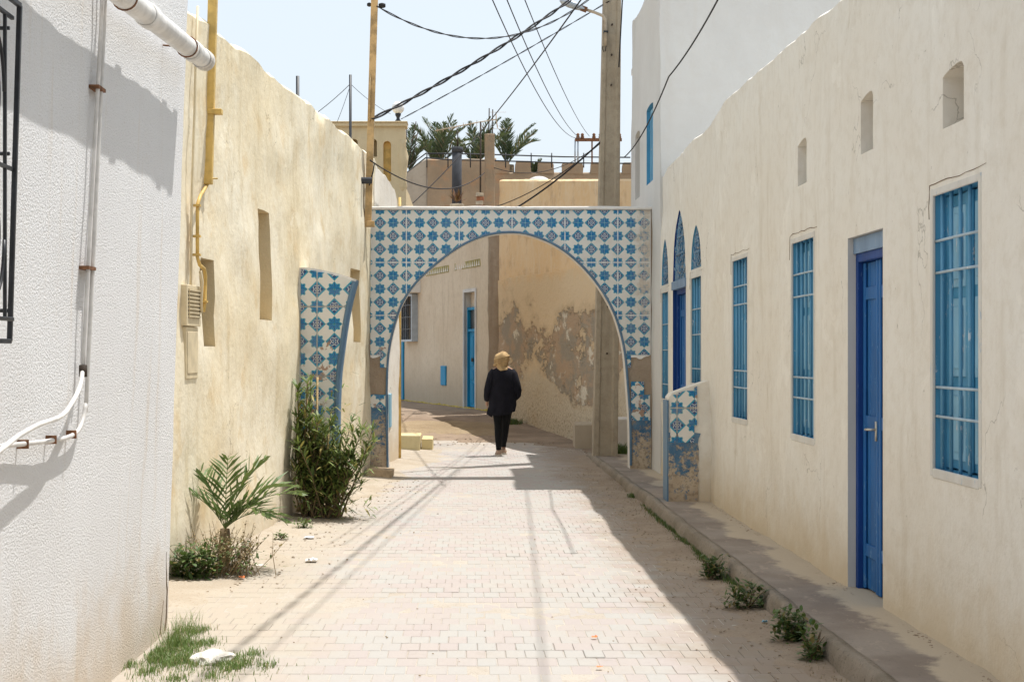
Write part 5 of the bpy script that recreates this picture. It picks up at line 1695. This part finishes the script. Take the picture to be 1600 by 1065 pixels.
# three wires going overhead from the roof crossbar
cable('overhead_wire', cat(px(905, 216, 36), px(765, -10, 14), .35), .0055, 'leftmost of three wires fanning up from the roof crossbar')
cable('overhead_wire', cat(px(908, 216, 36), px(788, -10, 14), .25), .0055, 'middle of three wires fanning up from the roof crossbar')
cable('overhead_wire', cat(px(921, 213, 36), px(816, -10, 14), .15), .005, 'rightmost of three wires fanning up from the roof crossbar')
cable('overhead_cable', cat(px(941, 219, 23.4), px(803, 327, 24.2), .06), .014, 'thick black cable falling from the concrete pole behind the arch')
cable('overhead_cable', cat(px(938, 224, 23.4), px(757, 328, 27), .14), .008, 'thinner cable falling from the concrete pole toward the roof column foot')
cable('overhead_cable', cat(px(975, 246, 23.2), px(1045, 120, 17), .12, 12) + cat(px(1045, 120, 17), px(1130, -16, 13.4), .05, 12)[1:], .008, 'cable crossing in front of the tall white house')
cable('low_cable', cat(px(580, 252, 20.05), px(757, 270, 33.9), .35), .010, 'slack grey cable from the tan post to the roof column')
cable('low_cable', cat(px(772, 262, 34), px(940, 222, 35.9), .35), .008, 'slack cable from the roof column to the crossbar')
cable('guy_wire', cat(px(547.5, 131, 25.5), px(490, 180, 23), .02), .006, 'left guy wire of the taller black rod')
cable('guy_wire', cat(px(547.5, 131, 25.5), px(610, 178, 27), .04), .004, 'right guy wire of the taller black rod')
cable('guy_wire', cat(px(547.5, 133, 25.5), px(527, 190, 26.5), .02), .004, 'steep inner guy wire of the taller black rod')
cable('post_cable', [px(578, 250, 20.0), px(585, 255, 19.98), px(583, 268, 19.98), px(577, 290, 20.0)], .009, 'short looped cable hanging on the tan post')
cable('pole_cable', cat(px(973, -10, 23.3), px(967, 105, 23.3), .0), .010, 'cable running down the right side of the concrete pole')
# cables overhead whose shadows cross the paving; both ends are anchored on buildings
def from_shadow(x, y, h): return Vector((x + .285 * h, y + .19 * h, h))
cable('overhead_cable', cat((2.14, 23.4, 7.9), from_shadow(-2.05, -.3, 5.6), .12, 40), .016, 'thick cable from the concrete pole passing over the street towards the viewer', twist=2)
cable('overhead_cable', cat((2.14, 23.4, 7.7), from_shadow(-1.38, 4.4, 6.0), .05, 30), .007, 'second cable from the concrete pole passing overhead to the left houses')
cable('overhead_cable', cat((2.55, 20.3, 6.45), from_shadow(.19, 2.5, 7.2), .10, 30), .008, 'cable from the tall house parapet passing straight overhead')

# ================================================================= plants
def leaf(mb, base, dv, up, L, w, bend=.2, mi=0):
    dv = dv.normalized(); sd_ = dv.cross(up); sd_ = sd_.normalized() if sd_.length > 1e-4 else Vector((1, 0, 0))
    nn = sd_.cross(dv)
    p1 = base + dv * L * .35 + nn * L * .03; p2 = base + dv * L * .72 - Vector((0, 0, bend * L * .25)); p3 = base + dv * L - Vector((0, 0, bend * L * .6))
    mb.add([base, p1 + sd_ * w * .5, p2 + sd_ * w * .42, p3, p2 - sd_ * w * .42, p1 - sd_ * w * .5], [(0, 1, 5), (1, 2, 4, 5), (2, 3, 4)], mi)
def rdir(a=-1, b=1):
    az = R.uniform(0, 2 * math.pi); z = R.uniform(a, b); r = math.sqrt(max(0, 1 - z * z)); return Vector((r * math.cos(az), r * math.sin(az), z))

# oleander
R = random.Random(21)
ole = thing('oleander_bush', 'large green oleander bush growing in front of the left arch stump', 'bush', (-1.42, 15.45, 0))
stems = MB(); fol = MB()
for k in range(95):
    b = Vector((-1.42 + R.uniform(-.18, .22), 15.25 + R.uniform(-.14, .12), .02))
    lean = Vector((R.uniform(-.36, .50), R.uniform(-.35, .25), 1.0))
    L = R.uniform(.35, 1.02) * (1.0 - .25 * max(0, lean.x))
    if k < 5: b.x = -1.56; lean = Vector((R.uniform(-.08, .05), 0, 1)); L = R.uniform(1.15, 1.35)
    t = b + lean.normalized() * L + Vector((lean.x * .12, 0, -.10 * abs(lean.x)))
    m_ = (b + t) / 2 + Vector((R.uniform(-.03, .03), R.uniform(-.03, .03), .05))
    t.x = max(t.x, XL(15.5) + .05)
    stems.tube([b, m_, t], [.008, .006, .003], 5)
    n = int(L * (30 if k >= 5 else 22))
    for i in range(n):
        f = .25 + .75 * i / n
        c = b.lerp(m_, f * 2) if f < .5 else m_.lerp(t, f * 2 - 1)
        d = rdir(-.5, .7) + (t - m_).normalized() * .7
        if c.x < XL(15.5) + .12: d.x = abs(d.x)
        leaf(fol, c, d, Vector((0, 0, 1)), R.uniform(.11, .20), R.uniform(.017, .028), R.uniform(0, .5))
    for i in range(7):
        leaf(fol, t, rdir(0, .9) + (t - m_).normalized() * .5, Vector((0, 0, 1)), R.uniform(.10, .16), .019, .2)
for k in range(900):
    c = Vector((R.gauss(-1.34, .17), R.gauss(15.15, .12), abs(R.gauss(.42, .30)) + .03)); c.x = max(c.x, XL(15.2) + .08)
    leaf(fol, c, rdir(-.4, .8), Vector((0, 0, 1)), R.uniform(.08, .16), R.uniform(.013, .024), R.uniform(0, .5))
stems.build('stems', M['stem'], ole); fol.build('foliage', M['oleander'], ole)
mb = MB()
for k in range(4): mb.tube([(-1.60 + k * .06, 15.3, .0), (-1.57 + k * .055 + R.uniform(-.05, .1), 15.32, R.uniform(.9, 1.45))], .011, 7)
mb.build('dead_canes', M['cane'], ole, True)

# young palm
R = random.Random(5)
yp2 = thing('young_date_palm', 'small young date palm at the foot of the yellow wall', 'palm', (-1.72, 11.7, 0))
bx_ = Vector((-1.80, 11.65, .30))
mb = MB(); mb.tube([(-1.80, 11.65, 0), (-1.80, 11.65, .2), tuple(bx_)], [.035, .045, .035], 8); mb.build('trunk', M['stem'], yp2, True)
frs = [(0.12, 62, .74, .95), (-.25, 50, .78, .8), (.5, 74, .70, .5), (-.6, 58, .55, 1.3), (2.6, 72, .60, .4), (3.3, 62, .50, .6), (1.6, 80, .62, .3), (-.1, 42, .58, 1.1)]
for az, el, L, dr_ in frs:
    frond(bx_, az, math.radians(el), L * .92, dr_, M['palmleaf'], 13, .019, .27, yp2, lift=.55, spread=1.35)

def weed(name, label, cat_, c, rad, h, n, mat='weed', lsz=(.03, .06), group=None, stalks=8, drymix=0):
    t = thing(name, label, cat_, c, group)
    mb = MB(); st = MB(); c = Vector(c)
    lob = [(R.uniform(0, 6.283), R.uniform(.2, .8), R.uniform(.35, 1.25)) for _ in range(7)]
    for k in range(n):
        la, lr, lh = lob[k % 7]; q_ = c + Vector((rad * lr * math.cos(la), rad * lr * math.sin(la), 0))
        a = R.uniform(0, 6.283); r = rad * .5 * math.sqrt(R.random()); zz = h * lh * R.random()
        p = q_ + Vector((r * math.cos(a), r * math.sin(a) * .8, zz))
        L = R.uniform(*lsz)
        leaf(mb, p, rdir(-.1, .9) + Vector((math.cos(a), math.sin(a), 0)) * .5, Vector((0, 0, 1)), L, L * .45, R.uniform(0, .6))
    for k in range(stalks):
        a = R.uniform(0, 6.283); st.tube([c, c + Vector((rad * .5 * math.cos(a), rad * .4 * math.sin(a), h * .6)), c + Vector((rad * .8 * math.cos(a), rad * .7 * math.sin(a), h * R.uniform(.7, 1.0)))], [.004, .003, .0015], 4)
    mb.build('leaves', M[mat], t); st.build('stalks', M['stem'] if not drymix else M['dry'], t)
    return t
R = random.Random(9)
weed('leafy_weed', 'dense low green weed clump against the stucco house corner under the palm', 'weed', (-1.93, 11.1, 0), .26, .26, 900, 'weed', (.035, .07))
# dry seeding stalks round the palm foot
t = thing('dry_stalks', 'dry brown seeding stalks round the young palm', 'dry plant', (-1.75, 11.3, 0))
mb = MB(); hd = MB()
for k in range(120):
    b = Vector((-1.76 + R.gauss(0, .11), 11.35 + R.gauss(0, .12), 0)); d = Vector((R.uniform(-.7, .95), R.uniform(-.5, .5), 1)).normalized(); L = R.uniform(.15, .40)
    e = b + d * L; mb.tube([b, (b + e) / 2 + Vector((R.uniform(-.02, .02), 0, .0)), e], [.0028, .0022, .0012], 4, cap=False)
    for i in range(9):
        p = b.lerp(e, R.uniform(.4, 1.0)); leaf(hd, p, rdir(-.2, .9), Vector((0, 0, 1)), R.uniform(.015, .035), .012, .2)
gl_ = MB()
for k in range(420):
    p = Vector((-1.76 + R.gauss(0, .15), 11.3 + R.gauss(0, .13), R.uniform(.03, .26))); leaf(gl_, p, rdir(-.2, .9), Vector((0, 0, 1)), R.uniform(.03, .055), .018, .2)
gl_.build('green_leaves', M['weed'], t)
mb.build('stalks', M['dry'], t); hd.build('seed_heads', M['dry'], t)
for (u, v, rad, h, n, lab) in ((440, 843, .07, .05, 90, 'small flat green weed on the sand near the yellow wall'), (472, 826, .09, .10, 130, 'small bright green weed on the sand behind the flat one'),):
    Y = 3920 / (v - 552); weed('small_weed', lab, 'weed', ((u - 730) * Y / F, Y, .012), rad, h, n, 'limeweed', (.02, .045), stalks=4)
kw = [(1113, 905, .10, .15, 330, 'dark green weed at the kerb, farthest of the four leafy ones'),
      (1170, 952, .13, .13, 330, 'spreading weed clump with dry leaves at the kerb, second farthest'),
      (1232, 1003, .11, .15, 420, 'bushiest dark green weed growing against the kerb'),
      (1272, 1032, .075, .15, 200, 'upright little weed at the kerb, nearest of the four')]
for (u, v, rad, h, n, lab) in kw:
    Y = 3920 / (v - 552); weed('kerb_weed', lab, 'weed', (min(1.80, (u - 730) * Y / F), Y, .01), rad, h, n, 'weed', (.03, .06), stalks=7)
R = random.Random(12)
# grass in the corner and along the kerb
def grass_patch(name, label, area, n, h, w, mat):
    mb = MB()
    for k in range(n):
        x, y = area()
        z = gz(x, y) + .0
        a = R.uniform(0, 6.283); hh = h * R.uniform(.4, 1.1); le = R.uniform(.2, .9) * hh
        b = Vector((x, y, z)); t = b + Vector((math.cos(a) * le, math.sin(a) * le, hh)); m_ = b.lerp(t, .5) + Vector((0, 0, hh * .15))
        s = Vector((-math.sin(a), math.cos(a), 0)) * w
        mb.add([b - s, b + s, m_ + s * .7, t, m_ - s * .7], [(0, 1, 2, 4), (4, 2, 3)])
    return tag(mb.build(name, M[mat], None), label, 'grass', None, 'stuff')
CL = [(-1.66 + abs(R.gauss(0, .12)), R.gauss(8.35, .38)) for _ in range(26)] + [(R.gauss(-1.33, .17), R.gauss(7.95, .2)) for _ in range(18)]
def corner_area():
    q = R.random()
    if q < .8:
        c_ = R.choice(CL); return (c_[0] + R.gauss(0, .028), c_[1] + R.gauss(0, .05))
    q = R.random()
    if q < .5: return (-1.68 + abs(R.gauss(0, .10)), R.gauss(8.35, .32))
    if q < .8: return (R.gauss(-1.25, .14), R.gauss(7.95, .16))
    return (R.gauss(-1.48, .16), R.gauss(7.9, .3))
grass_patch('grass', 'tufts of fine green grass at the foot of the stucco house corner', corner_area, 5200, .038, .0020, 'grass')
grass_patch('grass', 'taller wispy grass against the stucco house corner', lambda: (-1.66 + abs(R.gauss(0, .07)), R.gauss(8.75, .20)), 260, .14, .0014, 'grass')
def kerb_area():
    y = R.choice([R.uniform(11.5, 16.5), R.gauss(12.3, .3), R.gauss(13.6, .5), R.gauss(10.8, .3), R.gauss(15, .6), R.gauss(17.4, .08)])
    return (1.855 - abs(R.gauss(0, .025)), y)
grass_patch('grass', 'thin grass and small weeds growing along the kerb joint', kerb_area, 2200, .05, .003, 'weed')
def kerb_dry():
    y = R.uniform(7.5, 20); return (1.845 - abs(R.gauss(0, .06)), y)
grass_patch('dry_grass', 'dry brown straw lying along the kerb', kerb_dry, 1500, .022, .0022, 'dry')
grass_patch('dry_grass', 'dry leaf crumbs along the foot of the cream house', lambda: (2.405 - abs(R.gauss(0, .02)), R.uniform(7, 15)), 10, .01, .002, 'dry')
grass_patch('grass', 'small green tuft at the foot of the orange wall', lambda: (R.gauss(.86, .1), R.gauss(30.4, .1)), 500, .12, .006, 'weed')
grass_patch('grass', 'bright weeds behind the concrete pole foot', lambda: (R.gauss(2.32, .08), R.gauss(24.2, .15)), 700, .22, .006, 'limeweed')

# scattered litter, pebbles, twigs
R = random.Random(33)
def scatter(name, label, n, area, size, mat, parent=None):
    mb = MB()
    for k in range(n):
        x, y, z = area(); s = size * R.uniform(.4, 1.2); a = R.uniform(0, 3.14)
        mb.obox((x, y, z + s * .25), (s * math.cos(a), s * math.sin(a), R.uniform(-.2, .2) * s), (-s * .6 * math.sin(a), s * .6 * math.cos(a), 0), (R.uniform(-.2, .2) * s, 0, s * .35))
    return tag(mb.build(name, mat), label, 'debris', None, 'stuff')
scatter('pebbles', 'small pebbles and crumbs in the sand by the yellow wall', 500, lambda: (lambda y: (XL(y) + .05 + abs(R.gauss(0, .42)), y, .004))(R.uniform(10.5, 20)), .008, M['rubble'])
scatter('pebbles', 'crumbs and pebbles in the dirt beside the kerb', 900, lambda: (1.85 - abs(R.gauss(0, .26)), R.uniform(7.5, 22), .004), .007, M['rubble'])
scatter('pebbles', 'a few dark pebbles lying on the paving', 70, lambda: (R.uniform(-1.4, 1.3), R.uniform(7.6, 18), .003), .005, M['gravel'])
scatter('pebbles', 'plaster crumbs along the foot of the cream wall', 260, lambda: (2.40 - abs(R.gauss(0, .03)), R.uniform(6.8, 16.5), .118 - .002), .007, M['rubble'])
scatter('rubble_heap', 'stones and rubble on the bare dirt beyond the arch', 500, lambda: (lambda x, y: (x, y, gz(x, y) + .01))(R.uniform(-1.5, 2.6), R.uniform(26.8, 31)), .014, M['rubble'])
def litter(name, label, cat_, u, v, w, l, mat, h=.012):
    Y = 3920 / (v - 552); x = (u - 730) * Y / F
    mb = MB(); n = 7; vs = []
    for j in range(n):
        for i in range(n):
            a = (i / (n - 1) - .5) * w; b = (j / (n - 1) - .5) * l
            vs.append((x + a + .004 * R.uniform(-1, 1), Y + b, .012 + h * abs(fbm(a * 30, b * 30, u, 1.0, 3)) * 2))
    mb.add(vs, [(j * n + i, j * n + i + 1, (j + 1) * n + i + 1, (j + 1) * n + i) for j in range(n - 1) for i in range(n - 1)])
    o = mb.build(name, mat, None, True); return tag(o, label, cat_)
litter('plastic_scrap', 'crumpled thin plastic scrap on the sand by the street edge', 'litter', 487, 877, .085, .12, M['plastic'], .014)
litter('plastic_scrap', 'flat clear plastic piece beside the small weeds', 'litter', 483, 841, .08, .12, M['plastic'], .005)
litter('paper_scrap', 'pale paper strip lying left near the leafy weed clump', 'litter', 402, 885, .10, .09, M['stone_white'], .006)
litter('orange_peel', 'orange scrap by the weeds under the palm', 'litter', 378, 905, .04, .06, M['orange_scrap'], .02)
litter('orange_peel', 'small orange scrap on the paving in the middle foreground', 'litter', 929, 998, .03, .03, M['orange_scrap'], .006)
litter('orange_peel', 'orange scrap on the paving near the bottom edge', 'litter', 937, 1045, .028, .025, M['orange_scrap'], .006)
litter('blue_scrap', 'little pale blue scrap in the dirt beside the kerb', 'litter', 1195, 975, .03, .03, M['blue_light'], .01)

# ================================================================= the woman
R = random.Random(2)
wx0, wy0 = .555, 24.55
w = thing('person', 'person in a sand headscarf and long black jumper walking away under the arch', 'person', (wx0, wy0, 0))
W = lambda x, y, z: Vector((wx0 + x, wy0 + y, z))
# continuous body (skin modifier)
def skinned(name, V, E, Rr, mat, parent, sub=2, root=0):
    me = bpy.data.meshes.new(name); me.from_pydata([tuple(v) for v in V], E, []); me.materials.append(mat)
    o = link(name, me, parent)
    m = o.modifiers.new('skin', 'SKIN'); m.use_smooth_shade = True
    for i, r in enumerate(Rr):
        sv = me.skin_vertices[0].data[i]
        sv.radius = (r, r) if not isinstance(r, tuple) else r
        sv.use_root = (i == root)
    s = o.modifiers.new('sub', 'SUBSURF'); s.levels = s.render_levels = sub
    return o
# left foot planted nearer the camera, right foot ahead (+y is away)
J = [W(0, 0, .88), W(0, .01, 1.05), W(0, .015, 1.25), W(0, .02, 1.36), W(0, .03, 1.42), W(0, .04, 1.50), W(0, .045, 1.56),
     W(-.085, 0, .84), W(-.075, .02, .48), W(-.065, -.09, .10), W(-.065, .02, .045),
     W(.085, .02, .84), W(.055, .16, .50), W(.02, .24, .14), W(.02, .34, .06),
     W(-.155, .01, 1.31), W(-.215, -.02, 1.07), W(-.235, .05, .86),
     W(.155, .01, 1.31), W(.225, -.03, 1.07), W(.19, .08, .90)]
E = [(0, 1), (1, 2), (2, 3), (3, 4), (4, 5), (5, 6), (0, 7), (7, 8), (8, 9), (9, 10), (0, 11), (11, 12), (12, 13), (13, 14),
     (3, 15), (15, 16), (16, 17), (3, 18), (18, 19), (19, 20)]
rad_ = [.10, .095, .11, .085, .05, .085, .07, .085, .055, .038, .03, .085, .055, .038, .03, .05, .04, .028, .05, .04, .028]
skinned('body', J, E, rad_, M['skin'], w)
# face (turned away from the camera)
mb = MB()
mb.obox(W(0, .138, 1.515), (.010, 0, 0), (0, .016, 0), (0, 0, .018)); mb.obox(W(0, .125, 1.475), (.022, 0, 0), (0, .008, 0), (0, 0, .005))
for s in (-1, 1): mb.lathe(W(.03 * s, .118, 1.53), [(.002, -.008), (.010, -.004), (.010, .004), (.002, .008)], 8)
bevel(mb.build('face_features', M['skin'], w), .004, 2)
# trousers
mb = MB()
mb.loft([(W(0, 0, .95), .15, .11), (W(0, 0, .86), .165, .125), (W(0, 0, .78), .16, .125)], 20)
def leg(pts):
    mb.loft([(tuple(p), r, r * 1.05) for p, r in pts], 16)
leg([(W(-.075, 0, .85), .095), (W(-.075, .005, .70), .088), (W(-.072, .02, .52), .064), (W(-.070, -.01, .46), .06), (W(-.068, -.05, .30), .056), (W(-.064, -.085, .13), .042), (W(-.064, -.09, .10), .041)])
leg([(W(.075, .01, .85), .095), (W(.068, .07, .70), .088), (W(.055, .15, .52), .064), (W(.05, .17, .46), .06), (W(.035, .20, .30), .054), (W(.02, .235, .15), .04), (W(.02, .24, .12), .039)])
o = mb.build('trousers', M['black'], w, True)
# jumper: body, flared hem, sleeves
mb = MB(); secs = []
prof_ = [(1.385, .055, .055, 0), (1.375, .11, .07, 0), (1.345, .165, .085, 0), (1.29, .195, .105, 0), (1.18, .205, .12, .0), (1.05, .20, .125, .0), (.92, .205, .135, 0), (.80, .205, .14, 0), (.72, .195, .135, 0), (.67, .185, .13, 0), (.675, .175, .12, 0)]
n = 36; vs = []
for (z, rx, ry, _) in prof_:
    for k in range(n):
        a = 2 * math.pi * k / n
        fold = 1 + (.055 * math.sin(5 * a + z * 4) + .035 * math.sin(9 * a + 2 - z * 6)) * max(.15, min(1, (1.25 - z) / .4))
        dz = 0
        if z < .73: dz = -.06 * max(0, math.cos(a + math.pi)) + .03 * math.cos(a * 2)
        vs.append(W(rx * fold * math.cos(a) , .0 + ry * fold * math.sin(a), z + dz))
mb.add(vs, [(j * n + k, j * n + (k + 1) % n, (j + 1) * n + (k + 1) % n, (j + 1) * n + k) for j in range(len(prof_) - 1) for k in range(n)] + [tuple(range(n - 1, -1, -1))])
# sleeves
mb.tube([W(-.13, .01, 1.335), W(-.165, .0, 1.27), W(-.21, -.02, 1.12), W(-.235, -.02, 1.03), W(-.245, .0, .94), W(-.245, .04, .87)], [.055, .072, .066, .060, .054, .045], 14)
mb.tube([W(.13, .01, 1.335), W(.165, .0, 1.27), W(.215, -.03, 1.12), W(.24, -.03, 1.03), W(.235, .02, .95), W(.20, .08, .90)], [.055, .072, .066, .060, .054, .045], 14)
# hanging corner of the garment by the left hand
mb.add([W(-.20, -.02, .80), W(-.13, -.13, .72), W(-.20, -.06, .62), W(-.255, -.01, .655), W(-.235, .02, .74), W(-.17, -.02, .60)], [(0, 1, 2, 3, 4), (1, 5, 2)])
mb.build('jumper', M['navy'], w, True)
# head scarf with folds
mb = MB(); n = 36; vs = []
hp = [(1.625, .02, .02, .03), (1.615, .06, .06, .03), (1.59, .095, .10, .03), (1.555, .112, .118, .03), (1.51, .118, .118, .03), (1.465, .112, .11, .025), (1.425, .095, .09, .015), (1.395, .085, .08, .01), (1.375, .105, .085, .0), (1.355, .125, .09, 0), (1.34, .13, .09, 0)]
for j, (z, rx, ry, cy) in enumerate(hp):
    for k in range(n):
        a = 2 * math.pi * k / n
        f = 1 + .05 * math.sin(3.0 * a + z * 55) + .03 * math.sin(a * 2 - z * 90)
        vs.append(W(-.012 + rx * f * math.cos(a), cy + ry * f * math.sin(a), z + .012 * math.sin(a + 1)))
mb.add(vs, [(j * n + k, j * n + (k + 1) % n, (j + 1) * n + (k + 1) % n, (j + 1) * n + k) for j in range(len(hp) - 1) for k in range(n)] + [tuple(range(n - 1, -1, -1))])
# wrapped band
for q in range(3):
    pts = [W(-.012 + (.104 + .004 * q) * math.cos(a), .03 + .108 * math.sin(a), 1.47 + .032 * q + .028 * math.cos(a)) for a in [2 * math.pi * k / 24 for k in range(25)]]
    mb.tube(pts, .017, 6, cap=False)
mb.tube([W(-.09, -.02, 1.44), W(-.125, .0, 1.42), W(-.13, .04, 1.40)], [.03, .025, .01], 8)
mb.build('headscarf', M['scarf'], w, True)
# shoes
def shoe(c, tilt):
    mb = MB(); Rm = Matrix.Rotation(tilt, 4, 'X')
    secs = [(-.11, .030, .055), (-.09, .038, .085), (-.05, .040, .085), (0, .040, .062), (.05, .046, .05), (.09, .042, .042), (.13, .02, .03)]
    vs = []
    for (y, hw, h) in secs:
        for (a, b) in ((-hw, .012), (-hw, h * .6), (-hw * .6, h), (hw * .6, h), (hw, h * .6), (hw, .012)):
            vs.append(Vector(c) + Rm @ Vector((a, y, b)) * 1.18)
    mb.add(vs, [(j * 6 + i, j * 6 + (i + 1) % 6, (j + 1) * 6 + (i + 1) % 6, (j + 1) * 6 + i) for j in range(6) for i in range(6)] + [tuple(range(5, -1, -1)), tuple(36 + i for i in range(6))])
    s = mb.build('shoe', M['shoe'], w, True)
    mb = MB(); vs = []
    for (y, hw, h) in secs:
        for (a, b) in ((-hw - .004, -.004), (-hw - .004, .022), (hw + .004, .022), (hw + .004, -.004)):
            vs.append(Vector(c) + Rm @ Vector((a, y * 1.04, b)) * 1.18)
    mb.add(vs, [(j * 4 + i, j * 4 + (i + 1) % 4, (j + 1) * 4 + (i + 1) % 4, (j + 1) * 4 + i) for j in range(6) for i in range(4)] + [(3, 2, 1, 0), (24, 25, 26, 27)])
    mb.build('sole', M['sole'], s)
shoe(W(-.065, -.01, .004), 0.0)
shoe(W(.02, .34, .012), math.radians(4))
# hands
def hand(c, side, dirv):
    d = Vector(dirv).normalized(); out = Vector((side, 0, 0)); palm_n = d.cross(out).normalized()
    V = [Vector(c), Vector(c) + d * .035, Vector(c) + d * .07]; E_ = [(0, 1), (1, 2)]; Rr = [(.018, .012), (.026, .013), (.028, .012)]
    for k, (o_, l) in enumerate(((-.024, .058), (-.008, .068), (.008, .063), (.022, .05))):
        b = Vector(c) + d * .075 + Vector((0, 1, 0)) * o_
        i = len(V); V += [b, b + d * l * .5 + out * -.006, b + d * l * .85 + out * -.02]; Rr += [.0085, .0075, .006]
        E_ += [(2, i), (i, i + 1), (i + 1, i + 2)]
    b = Vector(c) + d * .03 + Vector((0, .03, 0)); i = len(V); V += [b, b + d * .03 + Vector((0, .016, 0)), b + d * .055 + Vector((0, .018, 0))]; Rr += [.010, .009, .0065]
    E_ += [(1, i), (i, i + 1), (i + 1, i + 2)]
    skinned('hand', V, E_, Rr, M['skin'], w, 1, 0)
hand(W(-.245, .05, .85), -1, (.0, .15, -1))
hand(W(.20, .10, .88), 1, (-.5, .5, -.6))
